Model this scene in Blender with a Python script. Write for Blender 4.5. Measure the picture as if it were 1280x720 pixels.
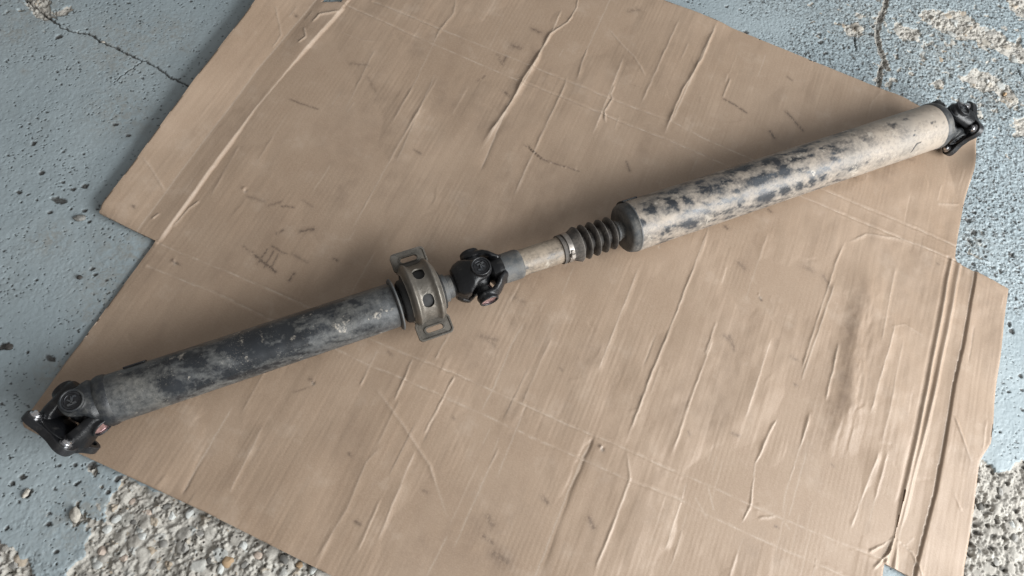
import bpy, bmesh, math, random
import numpy as np
from mathutils import Matrix, Vector

random.seed(7)
for o in list(bpy.data.objects):
    bpy.data.objects.remove(o)
scene = bpy.context.scene
COL = scene.collection
R = math.radians

# ------------------------------------------------------------------ camera
FPX, DEP, ROLL, DIST = 950.0, R(65), R(18.64), 1.24      # focal length in px of a 1280 wide frame
CAM = np.array([0, -DIST * math.cos(DEP), DIST * math.sin(DEP)])
FWD = np.array([0, math.cos(DEP), -math.sin(DEP)])
R0 = np.array([1.0, 0, 0]); U0 = np.array([0, math.sin(DEP), math.cos(DEP)])
RC = math.cos(ROLL) * R0 + math.sin(ROLL) * U0
UC = -math.sin(ROLL) * R0 + math.cos(ROLL) * U0
cam_data = bpy.data.cameras.new('camera')
cam_data.sensor_width = 36.0
cam_data.lens = 36.0 * FPX / 1280.0
cam_data.clip_start, cam_data.clip_end = 0.02, 100.0
cam = bpy.data.objects.new('camera', cam_data)
COL.objects.link(cam)
m = Matrix.Identity(4)
for i in range(3):
    m[i][0], m[i][1], m[i][2], m[i][3] = RC[i], UC[i], -FWD[i], CAM[i]
cam.matrix_world = m
scene.camera = cam

# ------------------------------------------------------------------ light: open garage door to the lower right, dim interior
world = bpy.data.worlds.new('World'); scene.world = world; world.use_nodes = True
bg = world.node_tree.nodes['Background']
bg.inputs[0].default_value = (1.0, 0.975, 0.95, 1); bg.inputs[1].default_value = 0.235


def area(name, loc, target, sx, sy, power, col):
    l = bpy.data.lights.new(name, 'AREA'); l.shape = 'RECTANGLE'
    l.size, l.size_y, l.energy, l.color = sx, sy, power, col
    o = bpy.data.objects.new(name, l); COL.objects.link(o)
    o.location = loc
    o.rotation_euler = (Vector(target) - Vector(loc)).to_track_quat('-Z', 'Y').to_euler()
    return o


# the open door spans the right hand side: sky above, pale yard below
area('door_sky_daylight', (2.35, -0.55, 1.80), (0.1, 0.1, 0), 2.8, 0.7, 94, (0.955, 0.985, 1.0))
area('door_yard_daylight', (2.60, -0.55, 0.95), (0.1, 0.1, 0), 2.8, 0.7, 62, (0.99, 0.985, 0.97))
area('tube_glint_lamp', (2.0, 1.45, 2.9), (0.3, 0.3, 0), 1.1, 0.5, 8, (0.78, 0.90, 1.0))  # added lamp, no known opening; puts a blue glint on the rear tube
scene.view_settings.view_transform = 'Standard'
scene.view_settings.look = 'None'
scene.view_settings.exposure = 0.10
scene.view_settings.gamma = 1.0
scene.view_settings.use_curve_mapping = False
scene.render.engine = 'CYCLES'


# ------------------------------------------------------------------ helpers
def at(x, y, z=0.0):
    """the place on level z that the photograph shows at pixel (x, y)"""
    r = (x - 640) / FPX * RC - (y - 360) / FPX * UC + FWD
    return CAM + r * (z - CAM[2]) / r[2]


def _h(ix, iy, seed):
    n = (ix.astype(np.int64) * 374761393 + iy.astype(np.int64) * 668265263 + seed * 1442695041) & 0xFFFFFFFF
    n = ((n ^ (n >> 13)) * 1274126177) & 0xFFFFFFFF
    n = ((n ^ (n >> 16)) * 2246822519) & 0xFFFFFFFF
    return ((n ^ (n >> 15)) & 0xFFFFFF) / float(0xFFFFFF)


def noise(x, y, seed=0):
    """gradient noise, about -1..1"""
    ix, iy = np.floor(x), np.floor(y)
    fx, fy = x - ix, y - iy
    sx, sy = fx * fx * fx * (fx * (fx * 6 - 15) + 10), fy * fy * fy * (fy * (fy * 6 - 15) + 10)

    def g(dx, dy):
        a = _h(ix + dx, iy + dy, seed) * 6.2831853
        return np.cos(a) * (fx - dx) + np.sin(a) * (fy - dy)
    a = g(0, 0) * (1 - sx) + g(1, 0) * sx
    b = g(0, 1) * (1 - sx) + g(1, 1) * sx
    return (a * (1 - sy) + b * sy) * 1.5


def fbm(x, y, seed=0, octv=4, gain=0.5):
    s, a = 0, 1.0
    for k in range(octv):
        s = s + a * noise(x * 2 ** k, y * 2 ** k, seed + k * 17)
        a *= gain
    return s


def worley(x, y, seed=0):
    ix, iy = np.floor(x), np.floor(y)
    f1 = np.full(x.shape, 9.0); f2 = np.full(x.shape, 9.0); cid = np.zeros(x.shape)
    for dx in (-1, 0, 1):
        for dy in (-1, 0, 1):
            cx, cy = ix + dx, iy + dy
            d = np.hypot(cx + _h(cx, cy, seed) - x, cy + _h(cx, cy, seed + 5) - y)
            new = d < f1
            f2 = np.where(new, f1, np.minimum(f2, d))
            cid = np.where(new, _h(cx, cy, seed + 9), cid)
            f1 = np.where(new, d, f1)
    return f1, f2, cid


def sstep(a, b, x):
    t = np.clip((x - a) / (b - a), 0, 1)
    return t * t * (3 - 2 * t)


def seg_dist(px, py, poly, closed=False):
    """unsigned distance to a polyline, signed side of the nearest piece, and share of length"""
    poly = [np.asarray(p, float) for p in poly]
    if closed:
        poly = poly + [poly[0]]
    best = np.full(px.shape, 1e9); side = np.zeros(px.shape); par = np.zeros(px.shape)
    L = [np.linalg.norm(poly[i + 1] - poly[i]) for i in range(len(poly) - 1)]
    T = sum(L); acc = 0
    for i in range(len(poly) - 1):
        d = (poly[i + 1] - poly[i]) / max(L[i], 1e-9)
        rx, ry = px - poly[i][0], py - poly[i][1]
        t = np.clip(rx * d[0] + ry * d[1], 0, L[i])
        dist = np.hypot(rx - t * d[0], ry - t * d[1])
        c = dist < best
        best = np.where(c, dist, best)
        side = np.where(c, np.sign(d[0] * ry - d[1] * rx), side)
        par = np.where(c, (acc + t) / T, par)
        acc += L[i]
    return best, side, par


def inside(px, py, poly):
    r = np.zeros(px.shape, bool)
    n = len(poly)
    for i in range(n):
        x1, y1 = poly[i]; x2, y2 = poly[(i + 1) % n]
        c = ((y1 > py) != (y2 > py)) & (px < (x2 - x1) * (py - y1) / (y2 - y1 + 1e-12) + x1)
        r ^= c
    return r


def mesh_np(name, verts, quads, attrs=None, smooth=True):
    me = bpy.data.meshes.new(name)
    nv, nq = len(verts), len(quads)
    me.vertices.add(nv)
    me.vertices.foreach_set('co', np.ascontiguousarray(verts, np.float32).ravel())
    me.loops.add(nq * 4)
    me.loops.foreach_set('vertex_index', np.ascontiguousarray(quads, np.int32).ravel())
    me.polygons.add(nq)
    me.polygons.foreach_set('loop_start', np.arange(0, nq * 4, 4, dtype=np.int32))
    me.polygons.foreach_set('loop_total', np.full(nq, 4, np.int32))
    me.polygons.foreach_set('use_smooth', np.full(nq, smooth, bool))
    me.update(calc_edges=True)
    for k, v in (attrs or {}).items():
        a = me.attributes.new(k, 'FLOAT', 'POINT')
        a.data.foreach_set('value', np.ascontiguousarray(v, np.float32))
    return me


def link(name, me, mat, parent=None, mw=None):
    o = bpy.data.objects.new(name, me); COL.objects.link(o)
    if mat is not None and len(me.materials) == 0:
        me.materials.append(mat)
    if parent is not None:
        o.parent = parent
    if mw is not None:
        o.matrix_basis = mw
    return o


def tag(o, label=None, cat=None, group=None, kind=None):
    for k, v in (('label', label), ('category', cat), ('group', group), ('kind', kind)):
        if v:
            o[k] = v
    return o


# ------------------------------------------------------------------ node helper
class NT:
    def __init__(self, name):
        self.m = bpy.data.materials.new(name); self.m.use_nodes = True
        self.t = self.m.node_tree; self.n = self.t.nodes; self.b = self.n['Principled BSDF']
        self.oc = self.n.new('ShaderNodeTexCoord').outputs['Object']

    def put(self, sock, v):
        if isinstance(v, bpy.types.NodeSocket):
            self.t.links.new(v, sock)
        elif v is not None:
            if isinstance(v, (tuple, list)) and len(v) == 3 and sock.type == 'RGBA':
                v = (*v, 1)
            sock.default_value = v

    def node(self, typ, ins=None, **kw):
        n = self.n.new(typ)
        for k, v in kw.items():
            setattr(n, k, v)
        for k, v in (ins or {}).items():
            self.put(n.inputs[k], v)
        return n

    def mapping(self, scale=(1, 1, 1), rot=(0, 0, 0), src=None):
        return self.node('ShaderNodeMapping', {'Vector': src or self.oc, 'Scale': scale, 'Rotation': rot}).outputs[0]

    def noise(self, scale, detail=4, rough=0.55, vec=None, dist=0.0):
        return self.node('ShaderNodeTexNoise', {'Vector': vec or self.oc, 'Scale': scale, 'Detail': detail,
                                                'Roughness': rough, 'Distortion': dist}).outputs['Fac']

    def voro(self, scale, vec=None, feature='F1', out='Distance', rand=1.0):
        return self.node('ShaderNodeTexVoronoi', {'Vector': vec or self.oc, 'Scale': scale, 'Randomness': rand},
                         feature=feature).outputs[out]

    def attr(self, name):
        return self.node('ShaderNodeAttribute', attribute_name=name).outputs['Fac']

    def math(self, op, a, b=None, clamp=False):
        n = self.node('ShaderNodeMath', operation=op, use_clamp=clamp)
        self.put(n.inputs[0], a)
        if b is not None:
            self.put(n.inputs[1], b)
        return n.outputs[0]

    def rng(self, v, a, b, c=0.0, d=1.0):
        return self.node('ShaderNodeMapRange', {'Value': v, 'From Min': a, 'From Max': b, 'To Min': c, 'To Max': d}).outputs[0]

    def mix(self, f, a, b):
        n = self.node('ShaderNodeMix', data_type='RGBA')
        self.put(n.inputs['Factor'], f); self.put(n.inputs[6], a); self.put(n.inputs[7], b)
        return n.outputs[2]

    def ramp(self, f, *stops):
        n = self.node('ShaderNodeValToRGB', {'Fac': f})
        e = n.color_ramp.elements
        while len(e) < len(stops):
            e.new(0.5)
        for el, (p, c) in zip(e, stops):
            el.position = p; el.color = (*c, 1)
        return n.outputs[0]

    def bump(self, h, strength, dist, normal=None):
        n = self.node('ShaderNodeBump', {'Height': h, 'Strength': strength, 'Distance': dist})
        if normal is not None:
            self.put(n.inputs['Normal'], normal)
        return n.outputs[0]

    def done(self, col, rough, metal=0.0, normal=None, spec=None):
        self.put(self.b.inputs['Base Color'], col); self.put(self.b.inputs['Roughness'], rough)
        self.put(self.b.inputs['Metallic'], metal)
        if normal is not None:
            self.put(self.b.inputs['Normal'], normal)
        if spec is not None:
            self.put(self.b.inputs['Specular IOR Level'], spec)
        return self.m


# ------------------------------------------------------------------ materials
def mat_floor():
    t = NT('painted_concrete')
    bare, pit, sid, rub = t.attr('bare'), t.attr('pit'), t.attr('stone'), t.attr('rubbed')
    big, mid, fine = t.noise(5, 5), t.noise(38, 5, .6), t.noise(420, 4, .65)
    paint = t.mix(t.rng(big, .35, .68), (0.290, 0.346, 0.370), (0.350, 0.408, 0.430))
    paint = t.mix(t.rng(mid, .50, .75, 0, .45), paint, (0.275, 0.32, 0.335))
    sp = t.rng(t.voro(150), .10, .16, 1, 0)
    paint = t.mix(t.math('MULTIPLY', sp, t.rng(t.noise(30, 3), .50, .64, 0, .75)), paint, (0.10, 0.105, 0.10))
    paint = t.mix(t.rng(t.noise(9, 6, .7, dist=.4), .54, .70, 0, .45), paint, (0.215, 0.235, 0.235))
    wv = t.noise(85, 5, .7, dist=.8)
    paint = t.mix(t.math('MULTIPLY', rub, t.rng(wv, .42, .62, 0, .8)), paint, (0.27, 0.27, 0.25))
    stone = t.ramp(sid, (0.0, (0.25, 0.235, 0.21)), (0.25, (0.40, 0.38, 0.345)), (0.5, (0.56, 0.54, 0.49)), (0.7, (0.37, 0.36, 0.335)),
                   (0.82, (0.46, 0.50, 0.50)), (0.9, (0.34, 0.24, 0.14)), (1.0, (0.50, 0.475, 0.42)))
    conc = t.mix(t.rng(t.noise(160, 5, .65), .35, .7), (0.36, 0.335, 0.295), (0.56, 0.53, 0.475))
    conc = t.mix(.62, conc, stone)
    conc = t.mix(t.rng(t.noise(500, 3), .5, .75, 0, .5), conc, (0.25, 0.22, 0.19))
    edge = t.math('ADD', bare, t.rng(t.noise(230, 4, .7), .3, .7, -.22, .22))
    col = t.mix(t.rng(edge, .44, .56), paint, conc)
    col = t.mix(t.math('MULTIPLY', pit, t.rng(fine, .25, .55, .75, 1.0)), col, (0.055, 0.05, 0.045))
    rgh = t.math('ADD', t.rng(mid, .3, .7, .42, .58), t.math('MULTIPLY', bare, .35), True)
    h = t.math('ADD', t.math('MULTIPLY', fine, .5), t.math('MULTIPLY', t.noise(1400, 3), .35))
    nrm = t.bump(h, t.rng(bare, 0, 1, .3, .8), .0012)
    return t.done(col, rgh, 0, nrm, .45)


def mat_cardboard():
    t = NT('corrugated_cardboard')
    stain, dirt_shade = t.attr('stain'), t.attr('dirt_shade')
    strm = t.mapping((1, 0.05, 1))
    streak = t.noise(130, 4, .6, vec=strm)
    broad = t.noise(4, 5, .6)
    fib = t.noise(900, 3, .6, vec=t.mapping((0.35, 1, 1)))
    col = t.mix(t.rng(broad, .33, .68), (0.335, 0.240, 0.168), (0.402, 0.298, 0.217))
    col = t.mix(t.rng(streak, .45, .72, 0, .18), col, (0.31, 0.212, 0.142))
    col = t.mix(t.rng(t.noise(26, 5, .65), .38, .70, 0, .30), col, (0.300, 0.205, 0.140))
    col = t.mix(t.rng(fib, .40, .72, 0, .42), col, (0.47, 0.355, 0.265))
    col = t.mix(t.rng(t.noise(16, 5, .7), .56, .72, 0, .35), col, (0.50, 0.40, 0.315))
    col = t.mix(t.math('MULTIPLY', dirt_shade, t.rng(t.noise(45, 5, .65), .30, .70, 0, .7)), col, (0.20, 0.142, 0.102))
    sn = t.rng(t.noise(260, 4, .7, vec=t.mapping((1, .6, 1))), .36, .52)
    col = t.mix(t.math('MULTIPLY', stain, sn), col, (0.045, 0.030, 0.024))
    wear = t.attr('scuff')
    col = t.mix(t.math('MULTIPLY', wear, t.rng(t.noise(520, 3), .35, .6, .25, .8)), col, (0.60, 0.51, 0.42))
    wave = t.node('ShaderNodeTexWave', {'Vector': t.oc, 'Scale': 42.4, 'Distortion': .5, 'Detail': 2.0,
                                        'Detail Scale': 1.2}, wave_type='BANDS', bands_direction='X', wave_profile='SIN').outputs['Fac']
    wave = t.math('MULTIPLY', wave, t.rng(t.noise(7, 3), .42, .66, .06, 1.0))
    h = t.math('ADD', wave, t.math('MULTIPLY', streak, .55))
    n1 = t.bump(h, .16, .0006)
    n2 = t.bump(t.math('ADD', t.noise(330, 4, .65), t.math('MULTIPLY', t.noise(70, 5, .6), .5)), .28, .0008, n1)
    return t.done(col, t.rng(broad, .3, .7, .40, .52), 0, n2, .6)


def mat_tube(name, base, dustc, dustc2, gain, off):
    t = NT(name)
    wipe, mark = t.attr('wipe'), t.attr('mark')
    n1 = t.noise(30, 6, .68, dist=.5)
    n2 = t.noise(170, 5, .7)
    n3 = t.noise(60, 4, .6, vec=t.mapping((.25, 1, 1), (0, 0, .5)))
    d = t.math('ADD', t.math('MULTIPLY', n1, .8), t.math('ADD', t.math('MULTIPLY', n2, .75), t.math('MULTIPLY', n3, .35)))
    d = t.math('SUBTRACT', t.math('ADD', d, off), t.math('MULTIPLY', wipe, .50))
    d = t.math('MULTIPLY', t.math('SUBTRACT', d, .72), gain, True)
    d = t.rng(d, 0, 1, .02, .97)
    dc = t.mix(t.rng(t.noise(14, 4), .35, .65), dustc, dustc2)
    sp = t.rng(t.noise(640, 3, .7, dist=.6), .60, .70)
    sp = t.math('MULTIPLY', sp, t.rng(t.noise(26, 5, .65), .44, .62))
    bc = t.mix(t.rng(t.noise(20, 4), .35, .7), base, tuple(c * 1.9 for c in base))
    col = t.mix(d, bc, dc)
    col = t.mix(t.math('MULTIPLY', sp, .75), col, (0.46, 0.42, 0.36))
    cl = t.rng(t.noise(36, 5, .62), .605, .66)
    cl = t.math('MULTIPLY', cl, t.rng(t.noise(210, 4, .7), .42, .6))
    col = t.mix(t.math('MULTIPLY', cl, .8), col, (0.50, 0.45, 0.38))
    col = t.mix(mark, col, (0.012, 0.012, 0.014))
    rgh = t.math('ADD', t.rng(t.noise(50, 4), .3, .7, .24, .38), t.math('MULTIPLY', d, .26), True)
    nrm = t.bump(t.math('ADD', t.math('MULTIPLY', d, .6), t.math('MULTIPLY', n2, .6)), .28, .0008)
    return t.done(col, rgh, 0, nrm, .5)


def mat_paint(name, base, dust, amount, rough=.42, metal=0.0, scale=60):
    t = NT(name)
    n = t.noise(scale, 5, .65); f = t.noise(380, 4, .65)
    a = t.math('MULTIPLY', t.rng(n, .62 - amount * .45, .82 - amount * .35), t.rng(f, .3, .6, .25, 1.0), True)
    geo = t.node('ShaderNodeNewGeometry').outputs['Pointiness']
    worn = t.rng(geo, .52, .58, 0, .55)
    col = t.mix(a, t.mix(worn, base, tuple(min(1, c * 3 + .03) for c in base)), dust)
    nrm = t.bump(t.math('ADD', f, t.math('ADD', n, t.math('MULTIPLY', t.noise(900, 3), .6))), .45, .0008)
    return t.done(col, t.math('ADD', t.math('MULTIPLY', a, .35), rough, True), metal, nrm)


def mat_plain(name, col, rough, metal=0.0, var=.25, scale=180):
    t = NT(name)
    n = t.noise(scale, 5, .65)
    c = t.mix(t.rng(n, .3, .7), tuple(x * (1 - var) for x in col), tuple(min(1, x * (1 + var)) for x in col))
    return t.done(c, t.rng(n, .3, .7, max(.05, rough - .1), rough + .12), metal, t.bump(n, .2, .0005))


M = dict(
    floor=mat_floor(), card=mat_cardboard(),
    tube1=mat_tube('dusty_black_tube', (0.013, 0.015, 0.018), (0.17, 0.175, 0.175), (0.25, 0.24, 0.215), 1.6, .02),
    tube2=mat_tube('mud_dusted_tube', (0.016, 0.019, 0.024), (0.325, 0.285, 0.242), (0.41, 0.345, 0.28), 2.0, .11),
    sleeve=mat_tube('mud_dusted_sleeve', (0.03, 0.03, 0.03), (0.32, 0.26, 0.20), (0.40, 0.33, 0.255), 2.2, .14),
    cast=mat_paint('black_cast_iron', (0.007, 0.0075, 0.009), (0.06, 0.058, 0.054), .14, .34),
    castdusty=mat_paint('dusty_cast_iron', (0.014, 0.016, 0.019), (0.085, 0.085, 0.08), .36, .38),
    stub=mat_paint('grey_dusted_steel', (0.042, 0.046, 0.049), (0.17, 0.16, 0.145), .50, .46),
    bracket=mat_paint('worn_bracket_steel', (0.175, 0.160, 0.138), (0.23, 0.205, 0.175), .42, .36, .55),
    tab=mat_paint('dark_tab_steel', (0.085, 0.078, 0.068), (0.16, 0.14, 0.115), .40, .42, .45),
    rubber=mat_plain('black_rubber', (0.013, 0.013, 0.013), .62),
    boot=mat_paint('dusty_boot_rubber', (0.028, 0.025, 0.023), (0.17, 0.15, 0.13), .50, .58),
    zinc=mat_plain('bright_zinc', (0.80, 0.80, 0.82), .24, 1.0, .1),
    cap=mat_plain('dark_cap_steel', (0.045, 0.046, 0.05), .36, .6),
    capred=mat_plain('red_marked_cap', (0.62, 0.42, 0.43), .26, .85, .5, 150),
    clamp=mat_plain('clamp_steel', (0.36, 0.33, 0.30), .40, .8),
    weld=mat_paint('weld_bead', (0.045, 0.047, 0.05), (0.20, 0.19, 0.17), .40, .42, .2),
    pebble=mat_plain('grey_pebble', (0.22, 0.215, 0.20), .75, 0, .45, 240),
    chip=mat_plain('concrete_chip', (0.42, 0.39, 0.34), .9, 0, .4, 200),
    dark=mat_plain('dark_grit', (0.06, 0.055, 0.05), .8, 0, .5, 240),
)

# ------------------------------------------------------------------ shaft frame (needed by floor and cardboard too)
HAX = 0.0555                                   # height of the shaft's axis
_A = at(138, 499, HAX); _B = at(1168, 157, HAX)
XD = (_B - _A) / np.linalg.norm(_B - _A); YD = np.array([-XD[1], XD[0], 0])
ANG = math.atan2(XD[1], XD[0])

# ------------------------------------------------------------------ cardboard outline, in its own frame (a across, b up the flutes)
CB = R(-6.0)
EA = np.array([math.cos(CB), math.sin(CB)]); EB = np.array([-math.sin(CB), math.cos(CB)])
ZC = 0.006


def ab(x, y, z=ZC):
    p = at(x, y, z)[:2]
    return np.array([p @ EA, p @ EB])


def line_at(p, q, a):
    return np.array([a, p[1] + (q[1] - p[1]) * (a - p[0]) / (q[0] - p[0])])


top_l = line_at(ab(1135, 125), ab(830, 0), ab(428, 4)[0] + .004)
bot_r = line_at(ab(60, 550), ab(415, 720), ab(1108, 703)[0] - .006)
fl_top = ab(397, 5)
OUT = [ab(125, 268), ab(195, 301), ab(120, 402), ab(28, 528), ab(30, 534), ab(60, 550), ab(110, 572), ab(260, 642), ab(415, 720), bot_r,
       ab(1106, 704), ab(1141, 723), ab(1141, 723) + np.array([.004, -.075]), ab(1203, 722) + np.array([.001, -.078]), ab(1203, 722), ab(1214, 650), ab(1222, 577),
       ab(1236, 555), ab(1245, 480), ab(1253, 407), ab(1259, 362), ab(1196, 329), ab(1193, 322), ab(1198, 292), ab(1208, 240),
       ab(1222, 166), ab(1135, 125), ab(985, 63), ab(830, 0), top_l, ab(427, 5), ab(402, 5), fl_top + np.array([.004, .05]),
       ab(330, 0) + np.array([.004, .055]), ab(330, 0), ab(232, 127)]

UP1 = [ab(x, y) for x, y in ((467, 3), (553, 37), (640, 72), (707, 100), (760, 123), (840, 153), (880, 173), (1194, 308))]
UP2 = [ab(x, y) for x, y in ((423, 3), (507, 40), (640, 97), (707, 123), (757, 145), (827, 173), (893, 200), (1194, 327))]
LO1 = [ab(x, y) for x, y in ((197, 304), (280, 338), (363, 373), (462, 424), (517, 447), (571, 468), (640, 499), (708, 530), (787, 564), (833, 585), (883, 605), (938, 631), (1023, 667), (1105, 700))]
LO2 = [ab(x, y) for x, y in ((185, 333), (279, 370), (316, 389), (421, 437), (462, 457), (504, 474), (554, 496), (600, 516), (662, 545), (725, 573), (785, 600), (850, 624), (892, 647), (975, 685), (1036, 711), (1090, 737))]
FA = [ab(x, y) for x, y in ((402, -8), (397, 0), (320, 90), (173, 288), (165, 299))]
FB = [ab(x, y) for x, y in ((428, 12), (383, 60), (320, 134), (200, 300))]
FC = [ab(x, y) for x, y in ((1188, 326), (1183, 352), (1175, 400), (1160, 480), (1137, 590), (1117, 673), (1108, 702))]
FD = [ab(x, y) for x, y in ((1198, 331), (1183, 417), (1170, 480), (1140, 600), (1122, 680), (1118, 712))]
FE = [ab(x, y) for x, y in ((1216, 341), (1207, 400), (1203, 425), (1190, 480), (1167, 613), (1143, 707), (1138, 735))]


def smooth_field(x, y, sx, sy, seed, o=4):
    return fbm(x * sx, y * sy, seed, o)


# creases that run with the flutes: (pixel polyline, height mm, left width mm, right width mm)
CREASES = [
    (((572, -10), (567, 17), (550, 37), (520, 100), (487, 160)), .7, 6, 7), (((528, 130), (493, 190), (467, 237), (438, 290)), .8, 6, 5),
    (((724, -15), (721, 10), (710, 27), (687, 43), (667, 80), (655, 97), (640, 127), (610, 170), (600, 183)), 2.4, 9, 9),
    (((767, -10), (733, 63), (720, 103)), 1.0, 6, 9), (((709, 90), (707, 105), (673, 177), (640, 250)), .9, 6, 6),
    (((850, 22), (825, 77), (800, 133)), .8, 8, 5), (((897, 25), (878, 72), (853, 113), (837, 150), (829, 172)), 1.6, 8, 6),
    (((769, 106), (763, 118), (765, 124), (755, 140), (757, 155)), 1.5, 5, 5), (((913, 97), (903, 123)), .9, 6, 6), (((958, 66), (947, 97)), .9, 6, 4),
    (((292, 505), (272, 540), (249, 579), (226, 622)), -1.3, 9, 5), (((479, 557), (458, 578), (433, 637), (392, 705)), .6, 12, 10),
    (((473, 437), (462, 457), (450, 485)), .8, 4, 4), (((517, 447), (504, 476), (492, 503)), .8, 4, 4), (((569, 468), (554, 497), (529, 545)), .9, 4, 5),
    (((562, 415), (544, 451)), .9, 5, 5), (((657, 400), (640, 430), (617, 484), (600, 518)), -1.1, 7, 6),
    (((560, 668), (533, 722)), .9, 6, 7), (((744, 543), (728, 572), (708, 620), (671, 716), (660, 745)), -2.2, 12, 7),
    (((890, 275), (880, 300), (840, 405), (808, 482), (781, 557)), 1.1, 4, 6), (((783, 562), (787, 599), (767, 653), (742, 715)), .9, 5, 5),
    (((894, 415), (867, 489), (837, 574)), .8, 6, 5), (((896, 400), (881, 444)), .8, 5, 5), (((1058, 298), (1046, 325), (1031, 372), (1021, 401), (999, 473)), .9, 7, 5),
    (((1049, 426), (1031, 502)), 1.1, 6, 6), (((1014, 512), (996, 573), (981, 622), (978, 647)), 1.1, 6, 6),
    (((975, 518), (962, 540), (944, 580), (939, 631), (924, 660)), 1.5, 6, 5), (((1112, 100), (1085, 135)), .4, 9, 9),
    (((500, 500), (470, 560)), .4, 7, 7), (((350, 430), (300, 520)), .4, 8, 8), (((300, 180), (262, 250)), .4, 7, 7), (((360, 140), (320, 205)), .4, 8, 8),
    (((600, 575), (560, 660)), .5, 9, 9), (((690, 420), (650, 510)), .5, 8, 8), (((1010, 195), (990, 250)), .5, 8, 8), (((960, 290), (930, 380)), .6, 9, 7),
    (((1120, 330), (1100, 430)), .7, 10, 8), (((1130, 420), (1100, 560)), .6, 10, 10), (((1015, 660), (1000, 725)), .6, 6, 6), (((930, 670), (910, 725)), .6, 7, 7),
    (((860, 640), (835, 720)), .6, 7, 7), (((1110, 560), (1085, 660)), .7, 8, 6), (((630, 20), (612, 60)), .4, 6, 6), (((1000, 640), (990, 690)), .5, 5, 5),
]
CREASES += [
    (((705, 5), (690, 40), (660, 95), (600, 190)), 1.6, 34, 10), (((742, 545), (708, 620), (671, 716)), -1.3, 36, 14), (((1045, 350), (1000, 480)), 1.2, 12, 34), (((890, 40), (838, 155)), 1.3, 30, 8),
    (((545, 90), (495, 205)), .8, 14, 30), (((1100, 560), (1062, 665)), 1.3, 30, 10), (((965, 420), (930, 525)), 1.1, 32, 9), (((625, 555), (565, 690)), 1.0, 9, 34), (((800, 330), (745, 470)), .9, 34, 10),
    (((640, 120), (600, 215)), -1.2, 26, 12), (((1120, 400), (1085, 520)), 1.2, 30, 12), (((520, 560), (470, 680)), .9, 32, 10), (((860, 600), (830, 690)), 1.0, 28, 10), (((660, 500), (620, 600)), -.9, 12, 30),
    (((330, 530), (285, 620)), .7, 28, 10), (((470, 60), (430, 140)), .6, 12, 28), (((780, 70), (740, 170)), 1.0, 26, 9), (((1010, 560), (985, 650)), 1.0, 26, 8)]
# creases in other directions
CROSS = [
    (((758, 32), (777, 55), (793, 72), (807, 97)), .9, 3, 5), (((467, 482), (504, 532), (537, 582), (550, 620), (562, 655)), .8, 5, 9),
    (((1060, 303), (1083, 292), (1130, 300), (1160, 312), (1193, 327)), 1.0, 4, 7), (((885, 608), (893, 640)), 1.2, 4, 6), (((945, 648), (975, 645), (990, 665)), 1.0, 3, 4),
    (((868, 620), (880, 640), (885, 650)), .8, 3, 4), (((345, 12), (352, 45), (340, 62)), .8, 3, 4), (((180, 200), (192, 215), (207, 240)), .9, 3, 4),
    (((1190, 520), (1205, 560), (1212, 580)), .9, 4, 5), (((1190, 615), (1200, 640)), .6, 3, 4), (((425, 40), (450, 50), (470, 53)), .4, 3, 3),
    (((1170, 255), (1200, 255)), .7, 4, 4), (((1155, 420), (1130, 405), (1110, 410)), .5, 4, 5), (((215, 285), (235, 262), (250, 250)), 1.2, 4, 4), (((190, 275), (200, 268)), 1.0, 3, 3),
    (((390, 30), (400, 20), (425, 16)), 1.6, 4, 5), (((372, 55), (382, 48), (380, 35)), 1.4, 4, 4),
    (((1085, 690), (1105, 680), (1117, 672)), 1.8, 4, 5), (((1090, 712), (1112, 690), (1120, 668)), 2.0, 4, 4), (((1118, 672), (1140, 690), (1152, 722)), 1.2, 3, 4), (((1132, 682), (1143, 672)), 1.0, 3, 3),
]
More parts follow.
